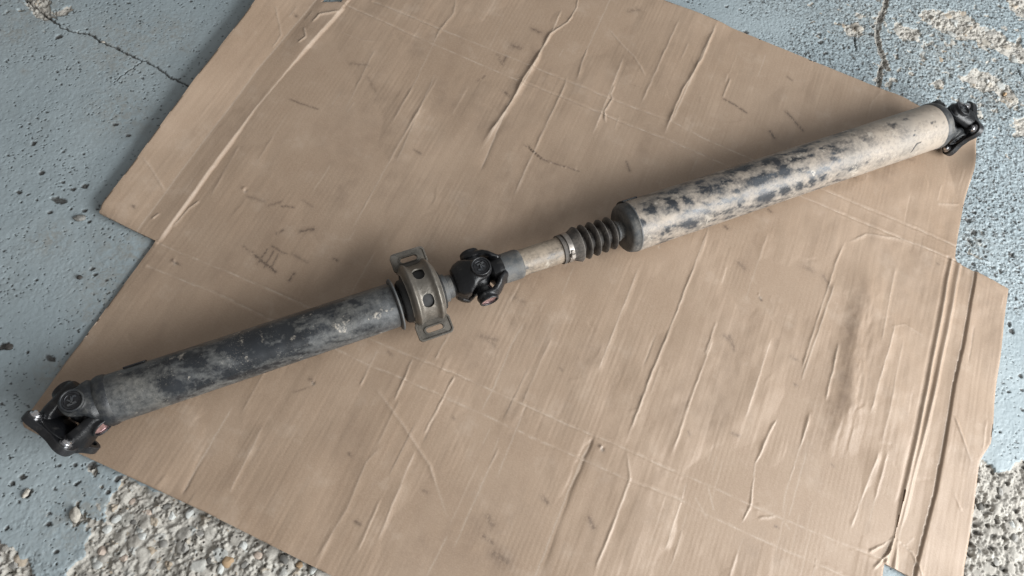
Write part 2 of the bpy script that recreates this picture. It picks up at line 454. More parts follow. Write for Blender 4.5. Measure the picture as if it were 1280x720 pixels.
# stains: (pixel line, half width mm, strength)
STAINS = [
    (((437, 79), (460, 82)), 3, .45), (((460, 97), (470, 116)), 2.5, .4), (((362, 124), (397, 136)), 1.5, .8), (((518, 188), (526, 193)), 2, .8), (((622, 68), (628, 80), (633, 70)), 2, .8),
    (((597, 101), (606, 95)), 2, .6), (((629, 113), (636, 120)), 2.5, .8), (((665, 36), (675, 40)), 3, .8), (((640, 56), (650, 60)), 5, .6), (((786, 14), (798, 12)), 4, .5),
    (((905, 124), (918, 131), (933, 141)), 1.8, 1), (((982, 140), (1003, 163)), 2.6, .9), (((962, 164), (968, 172)), 2.5, 1), (((985, 96), (990, 100)), 2, .7), (((783, 203), (787, 214)), 2, .8),
    (((314, 315), (344, 340)), 2.2, 1), (((322, 330), (334, 312)), 1.4, .95), (((330, 334), (342, 314)), 1.2, .9), (((337, 338), (348, 318)), 1.2, .9), (((340, 308), (358, 318)), 1.6, .8), (((366, 318), (384, 328)), 2, .55),
    (((376, 289), (392, 286)), 3, .85), (((346, 292), (354, 288)), 1.8, .8), (((310, 246), (330, 252)), 2, .5), (((335, 258), (352, 252)), 2, .6), (((352, 258), (368, 259)), 1.4, .9), (((362, 350), (368, 342)), 2, .95),
    (((417, 324), (421, 326)), 2, .9), (((305, 308), (309, 312)), 1.6, .6), (((378, 250), (392, 258)), 1.5, .5), (((216, 326), (225, 331)), 1.4, 1), (((388, 474), (392, 480)), 2, .9), (((368, 490), (386, 484)), 1.2, .5),
    (((444, 652), (450, 656)), 2, .8), (((436, 567), (439, 570)), 1.6, .8), (((529, 613), (534, 616)), 2, .5), (((610, 645), (615, 655)), 4, .6), (((604, 670), (617, 679)), 2, .7), (((618, 692), (634, 702)), 5, .55),
    (((678, 622), (684, 628)), 2.5, .7), (((736, 648), (742, 660)), 3, .7), (((612, 650), (618, 656)), 3, .5), (((915, 542), (923, 545)), 2.5, .55), (((750, 558), (754, 564)), 1.6, .9),
    (((924, 328), (930, 335)), 4, .5), (((1005, 333), (1015, 338)), 5, .4), (((1030, 345), (1037, 360)), 4, .5), (((912, 420), (918, 436)), 3, .6), (((990, 446), (996, 450)), 2.5, .6), (((994, 480), (996, 482)), 2, .6),
    (((950, 372), (952, 375)), 1.6, .95), (((970, 657), (973, 659)), 1.6, 1), (((600, 420), (620, 425)), 4, .5), (((609, 424), (618, 432)), 3, .5), (((912, 425), (905, 420)), 3, .5), (((642, 372), (655, 378)), 3, .4),
    (((1120, 195), (1140, 200)), 4, .45), (((1060, 215), (1070, 222)), 4, .4), (((907, 283), (909, 285)), 3, .8), (((960, 262), (964, 265)), 2.5, .7), (((1170, 330), (1172, 332)), 1.5, .7), (((368, 20), (371, 22)), 2, .9),
    (((168, 260), (170, 262)), 2, .9), (((565, 520), (568, 524)), 1.5, .6), (((700, 460), (703, 463)), 1.5, .5), (((1040, 580), (1043, 583)), 1.5, .5), (((860, 540), (862, 545)), 1.6, .5),
    (((30, 532), (62, 551)), 3, .5), (((485, 440), (490, 445)), 2, .5), (((655, 182), (680, 200), (702, 207), (724, 214)), .9, .85),
]
SHAFTL = [(_A[:2] - XD[:2] * .10), (_A[:2] + XD[:2] * 1.60)]


def card_height(a, b):
    """height of the board's top face over the floor, and its wear and shade masks"""
    wx, wy = a * EA[0] + b * EB[0], a * EA[1] + b * EB[1]
    ja = a + .0008 * noise(a * 40, b * 40, 3) + .0005 * noise(a * 130, b * 90, 4)
    jb = b + .0008 * noise(a * 40, b * 40, 5) + .0005 * noise(a * 120, b * 90, 6)
    h = .0042 * smooth_field(a, b, 4.4, 3.4, 11, 3) + .0003 * smooth_field(a, b, 22, 4.5, 12, 3) + .00016 * smooth_field(a, b, 110, 5, 13, 3)
    h += .00014 * smooth_field(a, b, 60, 55, 14, 3) * sstep(-.1, .6, noise(a * 6, b * 6, 15))
    # folded buckles: sharp ridged noise stretched along the flutes, mostly on the right half where the board is more crumpled
    crump = sstep(-.45, .55, a + .25 * noise(a * 3, b * 3, 22))
    h += (.0005 + .0010 * crump) * fbm(a * 15, b * 10, 29, 3) * sstep(-.5, .4, noise(a * 4 + 2, b * 4, 30))
    h += .0007 * crump * noise(a * 24, b * 8, 28) * sstep(.1, .5, noise(a * 5, b * 5 + 3, 24))
    scuff = np.zeros(a.shape)
    for lst in (CREASES, CROSS):
        for pts, amp, wl, wr in lst:
            P = [ab(x, y) for x, y in pts]
            Q = np.array(P)
            mgn = .05
            s = np.where((a > Q[:, 0].min() - mgn) & (a < Q[:, 0].max() + mgn) & (b > Q[:, 1].min() - mgn) & (b < Q[:, 1].max() + mgn))[0]
            if len(s) == 0:
                continue
            d, side, par = seg_dist(ja[s], jb[s], P)
            lft = side * np.sign(P[-1][1] - P[0][1] if abs(P[-1][1] - P[0][1]) > abs(P[-1][0] - P[0][0]) else P[-1][0] - P[0][0]) > 0
            w = np.where(lft, wl, wr) * .0009
            end = sstep(0, .12, par) * sstep(0, .12, 1 - par)
            var = .75 + .5 * noise(a[s] * 30, b[s] * 30, 31)
            t = np.clip(1 - d / w, 0, 1)
            h[s] += 1.5 * amp * .001 * (t ** 1.9 + .22 * np.clip(1 - d / .0017, 0, 1)) * end * var
            scuff[s] = np.maximum(scuff[s], .6 * np.exp(-(d / .0012) ** 2) * end * min(1, abs(amp) * .8))
    # many slight crushed flutes: short straight folds, sharp on one side
    rg = random.Random(5)
    for k in range(120):
        a_, b_ = rg.uniform(-.62, .80), rg.uniform(-.62, .68)
        if rg.random() > .35 + .65 * min(1, max(0, (a_ + .5) / 1.0)):
            continue
        ln, amp = rg.uniform(.02, .11), rg.choice((1, 1, -1)) * rg.uniform(.00018, .00065)
        tilt = rg.gauss(0, .03); w1, w2 = rg.uniform(.0016, .003), rg.uniform(.004, .010)
        if rg.random() < .5:
            w1, w2 = w2, w1
        s = np.where((np.abs(a - a_) < .03) & (np.abs(b - b_) < ln * .55))[0]
        if len(s) == 0:
            continue
        sd = ja[s] - a_ - tilt * (b[s] - b_)
        u = np.abs(b[s] - b_) / (ln * .5)
        t = np.clip(1 - np.abs(sd) / np.where(sd < 0, w1, w2), 0, 1)
        h[s] += 1.25 * amp * t ** 1.6 * sstep(1, .6, u)
        scuff[s] = np.maximum(scuff[s], .35 * np.exp(-(sd / .0010) ** 2) * sstep(1, .6, u) * min(1, abs(amp) / .0005))
    for k in range(70):                       # small dents and kinks at an angle
        a_, b_ = rg.uniform(-.55, .80), rg.uniform(-.60, .66)
        ln, an = rg.uniform(.012, .05), rg.uniform(-1.3, 1.3)
        p0 = (a_ - math.sin(an) * ln * .5, b_ - math.cos(an) * ln * .5); p1 = (a_ + math.sin(an) * ln * .5, b_ + math.cos(an) * ln * .5)
        s = np.where((np.abs(a - a_) < .04) & (np.abs(b - b_) < .04))[0]
        if len(s) == 0:
            continue
        d, side, par = seg_dist(a[s] + .003 * noise(a[s] * 50, b[s] * 50, 38), b[s], [p0, p1])
        w1 = np.where(side > 0, .0022, .008)
        h[s] += rg.choice((1, -1)) * rg.uniform(.0002, .0006) * np.clip(1 - d / w1, 0, 1) * sstep(0, .3, par) * sstep(0, .3, 1 - par)
    # score lines across the flutes
    for P, dep in ((UP1, .8), (UP2, .9), (LO1, .9), (LO2, .8)):
        d, side, par = seg_dist(ja, jb, P)
        br = .75 + .45 * sstep(-.3, .4, noise(a * 24, b * 24, 33))
        h += dep * .001 * (1.0 * np.exp(-((d - .0042) / .0024) ** 2) * .55 - np.exp(-(d / .0020) ** 2)) * br
        scuff = np.maximum(scuff, .7 * np.exp(-(d / .0013) ** 2) * (.25 + .75 * sstep(-.35, .35, noise(a * 60, b * 60, 34))))
    # dark valley on the right
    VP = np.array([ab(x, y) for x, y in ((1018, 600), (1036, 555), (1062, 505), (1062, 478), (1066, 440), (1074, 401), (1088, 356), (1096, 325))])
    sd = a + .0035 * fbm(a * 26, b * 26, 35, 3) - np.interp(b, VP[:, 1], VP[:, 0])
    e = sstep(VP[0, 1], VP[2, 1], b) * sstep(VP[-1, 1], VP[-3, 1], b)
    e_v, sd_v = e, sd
    h += e * np.where(sd < 0, .0062 * np.exp(-(np.abs(sd) / .024) ** 1.5), .0062 * np.exp(-(np.abs(sd) / .075) ** 1.2))
    h += e * .0006 * noise(a * 150, b * 40, 37) * np.exp(-((sd - .012) / .014) ** 2)
    # tear with a lifted lip
    d, side, par = seg_dist(ja, jb, [ab(x, y) for x, y in ((657, 180), (668, 192), (680, 201), (702, 208), (724, 213))])
    e = sstep(0, .12, par) * sstep(0, .1, 1 - par)
    h += e * np.where(side > 0, .0022 * np.exp(-d / .006), -.0010 * np.exp(-d / .004))
    # small punctures
    for x, y in ((391, 478), (218, 328), (950, 370), (752, 561), (306, 238), (823, 308)):
        p = ab(x, y); d = np.hypot(a - p[0], b - p[1])
        h += .0016 * np.exp(-(np.hypot(a - p[0] + .003, b - p[1] - .002) / .0032) ** 2) - .0018 * np.exp(-(np.hypot(a - p[0] - .001, b - p[1]) / .0020) ** 2)
        scuff = np.maximum(scuff, .8 * np.exp(-(np.hypot(a - p[0] - .002, b - p[1] + .002) / .0022) ** 2))
    # left side flap: raised outer edge, valley, ridge
    dA, sA, pA = seg_dist(a, b, FA); dB, sB, pB = seg_dist(a + .0006 * noise(a * 60, b * 60, 39), b, FB)
    inL = (b > ab(195, 301)[1] - .03) & (b < .6)
    xa = np.where(sA > 0, -dA, dA)
    lf = (xa > 0) & inL if np.median(a[(xa > 0)]) < 0 else (xa < 0) & inL
    dA_l = np.where(lf, dA, -dA)
    grow = sstep(ab(195, 301)[1] - .02, ab(330, 0)[1], b)
    bridge = np.clip(-dA_l / np.maximum(dA + dB, 1e-6), 0, 1)
    zl = np.where(dA_l > 0, .0030 + (.15 + .11 * grow) * dA_l, 0)
    inner = (dA_l <= 0) & inL & (a < -.05)
    lefty = inL & (a < ab(430, 0)[0] + .02)
    zi = np.where(lefty & (dA_l <= 0), .0030 + .0012 * np.clip(bridge, 0, 1) ** 1.2, 0)
    # right of FB: falls steeply back to the sheet
    rB = np.where(sB > 0, -1, 1) * dB
    if np.median(a[rB > 0]) < np.median(a[rB < 0]):
        rB = -rB
    fallB = np.clip(1 - rB / .0045, 0, 1)
    zi = np.where(rB > 0, .0042 * fallB, zi)
    h += np.where(lefty, np.where(dA_l > 0, zl, zi), 0) * sstep(ab(195, 301)[1] - .012, ab(195, 301)[1] + .02, b)
    # right side flap: raised rib between two folds, groove, then the flap
    lim = sstep(ab(1188, 326)[1] + .004, ab(1188, 326)[1] - .03, b) * sstep(ab(1117, 673)[1] - .05, ab(1117, 673)[1] + .01, b) if True else 1
    limb = (b < ab(1193, 322)[1] + .02)
    dC, sC, _ = seg_dist(a, b, FC); dD, sD, _ = seg_dist(a, b, FD); dE, sE, _ = seg_dist(a, b, FE)
    h += np.where(limb, .0026 * np.clip(1 - dC / .0045, 0, 1) - .0008 * np.exp(-((dC - .007) / .003) ** 2) + .0026 * np.clip(1 - dD / .0055, 0, 1), 0)
    rE = np.where(sE > 0, 1, -1) * dE
    if np.median(a[rE > 0]) < np.median(a[rE < 0]):
        rE = -rE
    far = limb & (a > ab(1100, 720)[0] - .02)
    h += np.where(far, np.where(rE > 0, .0050 * np.clip(rE / .0045, 0, 1) * np.clip(1.0 - (rE - .008) / .10, .25, 1), .0018 * np.exp(-dE / .012)), 0)
    for dd, ok in ((dC, limb), (dD, limb), (dE, far), (dA, lefty), (dB, lefty)):
        scuff = np.maximum(scuff, np.where(ok, .55 * np.exp(-(dd / .0013) ** 2), 0))
    # right upper corner curls up over its own bend
    p0, p1 = ab(1176, 182), ab(1198, 250)
    dirv = (p1 - p0) / np.linalg.norm(p1 - p0)
    off = (a - p0[0]) * -dirv[1] + (b - p0[1]) * dirv[0]
    h += np.where(off > 0, .34 * off, 0) * sstep(ab(1205, 270)[1], ab(1215, 215)[1], b) * (a > .6)
    # under the shaft the board is pressed flat
    d, side, par = seg_dist(wx, wy, SHAFTL)
    press = sstep(.035, .11, d)
    h = np.where(h > .0006, .0006 + (h - .0006) * press, h)
    z = ZC + np.maximum(h, -.0016)
    # stains, a darker band along the shaft, painted valley shade and ground-in dirt
    stain = np.zeros(a.shape)
    for pts, w, st in STAINS:
        P = [ab(x, y) for x, y in pts]; Q = np.array(P)
        s = np.where((a > Q[:, 0].min() - .02) & (a < Q[:, 0].max() + .02) & (b > Q[:, 1].min() - .02) & (b < Q[:, 1].max() + .02))[0]
        if len(s):
            d, _, _ = seg_dist(ja[s], jb[s], P)
            stain[s] = np.maximum(stain[s], st * (.30 * sstep(w * .0032, w * .0004, d) + .42 * sstep(w * .0012, w * .0002, d)))
    dirt_shade = .40 * sstep(.12, .8, fbm(a * 7, b * 4, 41, 4)) + .30 * sstep(.25, .75, fbm(a * 30, b * 7, 42, 3))
    dirt_shade = np.maximum(dirt_shade, .8 * np.exp(-(seg_dist(wx, wy, SHAFTL)[0] / .03) ** 2))  # darker band along the shaft's line
    dirt_shade = np.maximum(dirt_shade, .95 * e_v * np.exp(-((sd_v + .012) / .014) ** 2))  # crease dirt plus shade painted on the valley's left slope
    for x, y, r in ((650, 60, .05), (690, 250, .05), (530, 690, .04), (620, 690, .05), (1035, 450, .05), (560, 120, .05), (615, 150, .05), (520, 60, .03), (1110, 210, .05), (800, 90, .06), (850, 60, .05), (660, 520, .05), (600, 440, .04)):
        p = ab(x, y); dirt_shade = np.maximum(dirt_shade, .75 * np.exp(-(np.hypot(a - p[0], b - p[1]) / r) ** 2) * sstep(-.5, .4, fbm(a * 22, b * 12, 43, 3)))
    return z, dict(stain=stain, dirt_shade=np.clip(dirt_shade, 0, 1), scuff=np.clip(scuff, 0, 1))


def build_cardboard():
    st, sb = .0013, .0020
    O = np.array(OUT)
    a0, b0 = O.min(0) - .006; a1, b1 = O.max(0) + .006
    na, nb = int((a1 - a0) / st) + 1, int((b1 - b0) / sb) + 1
    A, B = np.meshgrid(a0 + np.arange(na) * st, b0 + np.arange(nb) * sb)      # [nb, na]
    A, B = A.ravel(), B.ravel()
    # pull grid points that lie near the cut edge onto it
    close = np.ones(A.shape, bool)
    dist, side, _ = seg_dist(A, B, OUT, True)
    ins = inside(A, B, OUT)
    near = np.where(dist < st * 1.05)[0]
    pts = [np.asarray(p) for p in OUT] + [np.asarray(OUT[0])]
    bd = np.full(len(near), 9.0); qa, qb = A[near].copy(), B[near].copy(); na_, nb_ = qa.copy(), qb.copy()
    for i in range(len(pts) - 1):
        d = pts[i + 1] - pts[i]; L = np.linalg.norm(d); d = d / L
        t = np.clip((qa - pts[i][0]) * d[0] + (qb - pts[i][1]) * d[1], 0, L)
        xx, yy = pts[i][0] + t * d[0], pts[i][1] + t * d[1]
        dd = np.hypot(xx - qa, yy - qb); c = dd < bd
        bd = np.where(c, dd, bd); na_ = np.where(c, xx, na_); nb_ = np.where(c, yy, nb_)
    A2, B2 = A.copy(), B.copy(); A2[near] = na_; B2[near] = nb_
    idx = np.arange(na * nb).reshape(nb, na)
    q = np.stack([idx[:-1, :-1].ravel(), idx[:-1, 1:].ravel(), idx[1:, 1:].ravel(), idx[1:, :-1].ravel()], 1)
    ca, cb = A[q].mean(1), B[q].mean(1)
    keep = inside(ca, cb, OUT)
    # long slot torn open along the right fold
    d, _, _ = seg_dist(ca, cb, [ab(x, y) for x, y in ((1131, 612), (1118, 672))])
    keep &= d > st * .75
    q = q[keep]; ca, cb = ca[keep], cb[keep]
    used = np.unique(q)
    remap = np.full(na * nb, -1); remap[used] = np.arange(len(used))
    q = remap[q]; A2, B2 = A2[used], B2[used]
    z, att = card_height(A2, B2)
    # torn, fibrous edge: tiny in-plane wobble is already in the outline; dip the very edge
    e = dist[used]
    keep_off = sstep(.05, .12, seg_dist(A2 * EA[0] + B2 * EB[0], A2 * EA[1] + B2 * EB[1], SHAFTL)[0])
    z = z + np.maximum(0, .0050 * fbm(A2 * 6, B2 * 6, 51, 2)) * np.exp(-e / .022) * keep_off - .0006 * np.exp(-(e / .002) ** 2)
    wob = np.exp(-(e / .004) ** 2)
    A2 = A2 + wob * (.0002 * fbm(A2 * 70, B2 * 70, 52, 3)); B2 = B2 + wob * (.0002 * fbm(A2 * 70, B2 * 70, 53, 3))
    z = np.maximum(z, .0052)
    root = bpy.data.objects.new('cardboard_sheet', None); COL.objects.link(root)
    tag(root, 'flattened brown corrugated cardboard box lying on the blue floor under the shaft', 'cardboard')
    root.rotation_euler = (0, 0, CB)

    def side_of(P, pa, pb, ref):
        d1, s1, _ = seg_dist(pa, pb, P)
        d2, s2, _ = seg_dist(np.array([ref[0]]), np.array([ref[1]]), P)
        return s1 == s2[0]
    mid = ab(640, 360)
    below_up = side_of([UP2[0] + (UP2[0] - UP2[-1]), UP2[0], UP2[-1], UP2[-1] + (UP2[-1] - UP2[0])], ca, cb, mid)
    above_lo = side_of([LO1[0] + (LO1[0] - LO1[-1]), LO1[0], LO1[-1], LO1[-1] + (LO1[-1] - LO1[0])], ca, cb, mid)
    fa_e = [FA[0] + (FA[0] - FA[-1]), FA[0], FA[-1], FA[-1] + (FA[-1] - FA[0])]
    fe_e = [FE[0] + (FE[0] - FE[-1]), FE[0], FE[-1], FE[-1] + (FE[-1] - FE[0])]
    left = ~side_of(fa_e, ca, cb, mid) & (ca < -.2) & (cb > ab(195, 301)[1] - .012)
    right = ~side_of(fe_e, ca, cb, mid) & (ca > .5)
    part = np.where(left, 3, np.where(right, 4, np.where(~below_up, 0, np.where(~above_lo, 2, 1))))
    right_low = (ca > ab(1108, 703)[0] - .004) & (cb < ab(1108, 703)[1] + .02)
    part = np.where(right_low, 4, part)
    TH = .0040
    names = ['panel', 'panel', 'panel', 'side_flap', 'side_flap']
    labels = ['upper cardboard panel beyond the cross scores', 'middle cardboard panel the shaft lies across', 'lower cardboard panel below the cross scores',
              'raised cardboard flap on the left', 'cardboard flap on the right with double fold']
    for k in range(5):
        qq = q[part == k]
        if len(qq) == 0:
            continue
        u = np.unique(qq); rm = np.full(len(A2), -1); rm[u] = np.arange(len(u)); qq = rm[qq]
        n = len(u)
        top = np.stack([A2[u], B2[u], z[u]], 1)
        bot = top.copy(); bot[:, 2] -= TH
        # boundary edges -> side walls
        ed = np.concatenate([qq[:, [0, 1]], qq[:, [1, 2]], qq[:, [2, 3]], qq[:, [3, 0]]])
        key = np.sort(ed, 1); key = key[:, 0].astype(np.int64) * n + key[:, 1]
        _, first, cnt = np.unique(key, return_index=True, return_counts=True)
        be = ed[first[cnt == 1]]
        bv = np.unique(be); bm = np.full(n, -1); bm[bv] = np.arange(len(bv))
        # rim verts duplicated so that the cut edge shades crisply
        verts = np.concatenate([top, top[bv], bot[bv]])
        w0, w1 = n + bm[be[:, 0]], n + bm[be[:, 1]]
        l = len(bv)
        walls = np.stack([w1, w0, w0 + l, w1 + l], 1)
        quads = np.concatenate([qq, walls])
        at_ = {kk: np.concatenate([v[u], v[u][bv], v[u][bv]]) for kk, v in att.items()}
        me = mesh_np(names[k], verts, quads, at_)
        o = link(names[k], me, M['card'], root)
        o['label'] = labels[k]
    return root


# ------------------------------------------------------------------ floor
def project(x, y, z=0.0):
    qx, qy, qz = x - CAM[0], y - CAM[1], z - CAM[2]
    w = qx * FWD[0] + qy * FWD[1] + qz * FWD[2]
    return (640 + FPX * (qx * RC[0] + qy * RC[1] + qz * RC[2]) / w, 360 - FPX * (qx * UC[0] + qy * UC[1] + qz * UC[2]) / w)


def gp(pts):
    return [at(x, y)[:2] for x, y in pts]


BARE = [gp(p) for p in (
    ((152, 594), (176, 606), (300, 650), (430, 715), (620, 800), (60, 800), (86, 712), (104, 696), (108, 670), (132, 650), (128, 632), (142, 618)),
    ((-60, 640), (0, 674), (20, 690), (36, 706), (44, 722), (40, 800), (-60, 800)),
    ((1222, 572), (1240, 580), (1246, 590), (1262, 590), (1270, 576), (1300, 570), (1330, 800), (1180, 800), (1195, 640)),
    ((1146, 22), (1165, 10), (1188, 14), (1208, 16), (1226, 34), (1250, 36), (1262, 52), (1290, 60), (1300, 88), (1266, 74), (1240, 62), (1222, 50), (1190, 46), (1168, 34)),
    ((1254, -10), (1300, -10), (1300, 26), (1270, 18)), ((1162, 100), (1176, 92), (1184, 104), (1170, 112)),
    ((1202, 96), (1218, 88), (1244, 92), (1264, 106), (1276, 128), (1262, 132), (1244, 116), (1222, 110)),
    ((1116, 32), (1128, 26), (1150, 40), (1146, 52), (1124, 46)), ((1056, 32), (1072, 28), (1080, 42), (1064, 44)), ((1266, 150), (1300, 140), (1300, 175), (1270, 168)), ((1200, 190), (1206, 186), (1208, 196)),
    ((28, 0), (50, -8), (66, 14), (74, 26), (60, 24), (40, 14)), ((66, 14), (86, 4), (90, 14), (72, 22)), ((90, 632), (98, 628), (104, 650), (94, 656), (86, 652)), ((112, 650), (122, 646), (128, 662), (118, 664)))]
CRACKS = [(gp(((20, -12), (44, 8), (62, 22), (76, 34), (92, 40), (104, 41), (116, 44), (124, 52), (142, 58), (158, 67), (180, 76), (196, 84), (212, 96), (228, 104), (244, 112))), .0011),
          (gp(((1110, -20), (1108, 4), (1103, 16), (1098, 30), (1097, 46), (1100, 62), (1106, 76), (1109, 86))), .0036), (gp(((1106, 76), (1100, 90), (1098, 112))), .0030),
          (gp(((1272, 85), (1276, 95), (1284, 104))), .0012), (gp(((1068, 44), (1070, 62))), .0010), (gp(((178, 76), (150, 96), (142, 104))), .0005)]
# chipped dark pits (pixel, radius mm, stretch, angle)
PITS = [(73, 46, 4.5, 1.5, .9), (108, 36, 2, 1.4, 0), (42, 179, 4, 1.3, .8), (52, 216, 4, 1.1, 0), (73, 250, 6, 2.0, -.2), (23, 240, 3, 1.8, .1), (35, 243, 2.2, 1, 0), (26, 253, 2, 1, 0), (62, 265, 3, 1.5, .2), (106, 232, 4, 1.5, .1), (91, 236, 3, 1.6, -.1),
        (105, 263, 3, 1.5, 0), (111, 277, 3, 1.2, 0), (46, 250, 2, 1, 0), (160, 169, 3, 1.5, 0), (119, 343, 3, 1, 0), (115, 336, 3, 1, 0), (88, 261, 2, 1, 0), (26, 158, 2, 1, 0), (180, 123, 2, 1, 0), (144, 155, 3, 1.8, 0), (84, 442, 2, 1, 0), (45, 350, 2, 1.6, 0),
        (1025, 42, 4, 1.6, .3), (1027, 52, 5, 1.4, .5), (1032, 66, 4, 1.4, .5), (1092, 32, 4, 1, 0), (1089, 42, 4, 2, .3), (1110, 49, 2.5, 1.5, 0), (1030, 100, 3, 1, 0), (1210, 275, 6, 1.2, 0), (1218, 265, 4, 1, 0), (1264, 318, 6, 1.1, 0), (1252, 339, 5, 1, 0), (1217, 330, 4, 1.2, 0), (1218, 290, 6, 1.2, .4),
        (1265, 414, 5, 1, 0), (1262, 405, 3, 2, 1.3), (1276, 470, 4, 1, 0), (1261, 490, 2.5, 1.5, 0), (1250, 540, 2.5, 1, 0), (28, 596, 4, 1.2, 0), (15, 604, 3, 1, 0), (35, 617, 4, 1.8, .8), (95, 605, 2.5, 1, 0), (115, 582, 5, 1.8, .3), (148, 598, 4, 1.6, .4), (908, 8, 3, 1, 0), (925, 12, 3, 1, 0), (932, 40, 4, 1.6, -.6), (958, 15, 2, 1, 0),
        (135, 615, 3, 1, 0), (60, 655, 3, 1.5, 0), (70, 690, 3, 1, 0), (1225, 300, 4, 1, 0), (1212, 300, 5, 1, 0), (1232, 320, 3, 1, 0), (5, 433, 6, 1.4, 0), (34, 440, 2, 1, 0), (63, 448, 4, 2.2, -.5), (8, 660, 3, 1, 0)]


def floor_fields(x, y):
    jx = x + .004 * fbm(x * 60, y * 60, 101, 3); jy = y + .004 * fbm(x * 60, y * 60, 102, 3)
    kx = jx + .010 * fbm(x * 24, y * 24, 103, 4); ky = jy + .010 * fbm(x * 24, y * 24, 104, 4)
    bare = np.zeros(x.shape)
    for n_, P in enumerate(BARE):
        jx, jy = (kx, ky) if n_ > 2 else (jx, jy)
        Q = np.array(P); g = .03
        s = np.where((x > Q[:, 0].min() - g) & (x < Q[:, 0].max() + g) & (y > Q[:, 1].min() - g) & (y < Q[:, 1].max() + g))[0]
        if len(s):
            d, _, _ = seg_dist(jx[s], jy[s], P, True)
            d = np.where(inside(jx[s], jy[s], P), d, -d)
            bare[s] = np.maximum(bare[s], sstep(-.0018, .0028, d))
    qx, qy = project(x, y)
    worn = np.zeros(x.shape)
    for cx, cy, rx, ry in ((1200, 50, 110, 45), (1080, 25, 70, 25), (1245, 120, 70, 50), (1120, 90, 40, 30), (1218, 300, 12, 40), (60, 8, 50, 20), (120, 650, 40, 60)):
        worn = np.maximum(worn, np.exp(-((qx - cx) / rx) ** 2 - ((qy - cy) / ry) ** 2))
    frag = fbm(x * 48, y * 48, 105, 4)
    bare = np.maximum(bare, sstep(.62, .80, frag * .9 + worn * .62 - .15) * (worn > .05))
    # how coarse the paint film lies over the slab: smooth on the left, gritty in the upper right
    px, py = project(x, y)
    grit = sstep(860, 1090, px + 60 * fbm(x * 9, y * 9, 111, 3)) * sstep(470, 300, py + 60 * fbm(x * 8, y * 8, 112, 3))
    grit = np.maximum(grit, .55 * sstep(.25, .6, fbm(x * 11, y * 11, 113, 3)) * sstep(420, 700, py))
    grit = np.maximum(grit, .18)
    f1, f2, cid = worley(x / .0050 + .45 * noise(x * 150, y * 150, 118), y / .0050 + .45 * noise(x * 150, y * 150, 119), 120)
    g1, g2, gid = worley(x / .0085 + .3 * noise(x * 150, y * 150, 7), y / .0085, 121)
    z = .0004 * fbm(x * 30, y * 30, 122, 4)
    cl = .35 + .65 * sstep(-.3, .4, noise(x * 70, y * 70, 123))
    z -= grit * (.0026 * sstep(.36, .10, f1) * (cid > .45) + .0012 * sstep(.5, .1, f2 - f1) * (cid < .5)) * cl
    z += grit * .0013 * fbm(x * 160, y * 160, 124, 3)
    z += .00035 * fbm(x * 210, y * 210, 125, 2) * sstep(-.2, .5, noise(x * 18, y * 18, 126))
    # scattered bubbles and chips: clustered, of many sizes, stretched
    wx, wy = x + .0016 * noise(x * 260, y * 260, 131), y + .0016 * noise(x * 260, y * 260, 132)
    clus = sstep(-.25, .55, fbm(x * 13, y * 13, 133, 2))
    holes = np.zeros(x.shape)
    for cs, rad, keep, sd in ((.0105, .15, .70, 130), (.026, .11, .60, 134), (.0060, .20, .78, 136)):
        k1, k2, kid = worley(wx / cs, wy / cs * 1.5, sd)
        r_ = rad * (.35 + 1.1 * ((kid * 13.7) % 1)) * (.45 + .75 * clus)
        holes = np.maximum(holes, sstep(r_, r_ * .55, k1) * (kid > keep))
    holes *= (1 - bare)
    z -= .0020 * holes
    pit = .9 * holes
    fl = sstep(.46, .24, f1 * (.55 + .6 * ((cid * 9.1) % 1))) * (cid > .42) * sstep(.25, .9, grit) * cl * (1 - bare)
    pit = np.maximum(pit, .9 * fl)
    for (cx, cy, r, stt, an) in PITS:
        p = at(cx, cy)[:2]; r = r * .001
        s = np.where((np.abs(x - p[0]) < r * 4) & (np.abs(y - p[1]) < r * 4))[0]
        if len(s):
            w = ROLL + an
            dx, dy = x[s] - p[0] + r * .5 * noise(x[s] * 210, y[s] * 210, 140), y[s] - p[1] + r * .5 * noise(x[s] * 210, y[s] * 210, 141)
            u, v = (dx * math.cos(w) + dy * math.sin(w)) / stt, -dx * math.sin(w) + dy * math.cos(w)
            k = sstep(1.15, .75, np.hypot(u, v) / r)
            z[s] -= .0026 * k; pit[s] = np.maximum(pit[s], k * .95)
    # broken, bare concrete: cement paste with proud aggregate
    a1, a2, aid = worley(x / .0125 + .35 * noise(x * 90, y * 90, 150), y / .0125, 151)
    b1, b2, bid = worley(x / .0048 + .3 * noise(x * 170, y * 170, 152), y / .0048, 153)
    c1, c2, cid3 = worley(x / .023 + .25 * noise(x * 60, y * 60, 156), y / .023, 157)
    big = sstep(.46, .36, c1) * (cid3 > .62)                 # larger rounded stones, smooth topped
    med = np.clip(1 - (a1 / .62) ** 2, 0, 1) * (aid > .50)
    rough = .0038 * fbm(x * 26, y * 26, 154, 4) + .0022 * fbm(x * 130, y * 130, 155, 4) * (1 - .8 * big)
    rough += .0042 * med * (1 - big) + .0028 * np.clip(1 - (b1 / .6) ** 2, 0, 1) * (bid > .4) * (1 - big)
    rough += .0052 * big * np.sqrt(np.clip(1 - (c1 / .5) ** 2, 0, 1))
    hl = sstep(.30, .12, b1) * (bid < .16)
    rough -= .0040 * hl
    pit = np.maximum(pit, .55 * hl * bare)
    z = z * (1 - bare) + bare * (rough * (.62 + .5 * sstep(-.4, .5, noise(x * 16, y * 16, 158))) - .0056)
    stone = np.where(big > .5, (cid3 - .62) / .38, np.where((aid > .50) & (a1 < .55), (aid - .50) / .50, np.where((bid > .4) & (b1 < .5), (bid * 7) % 1, .32)))
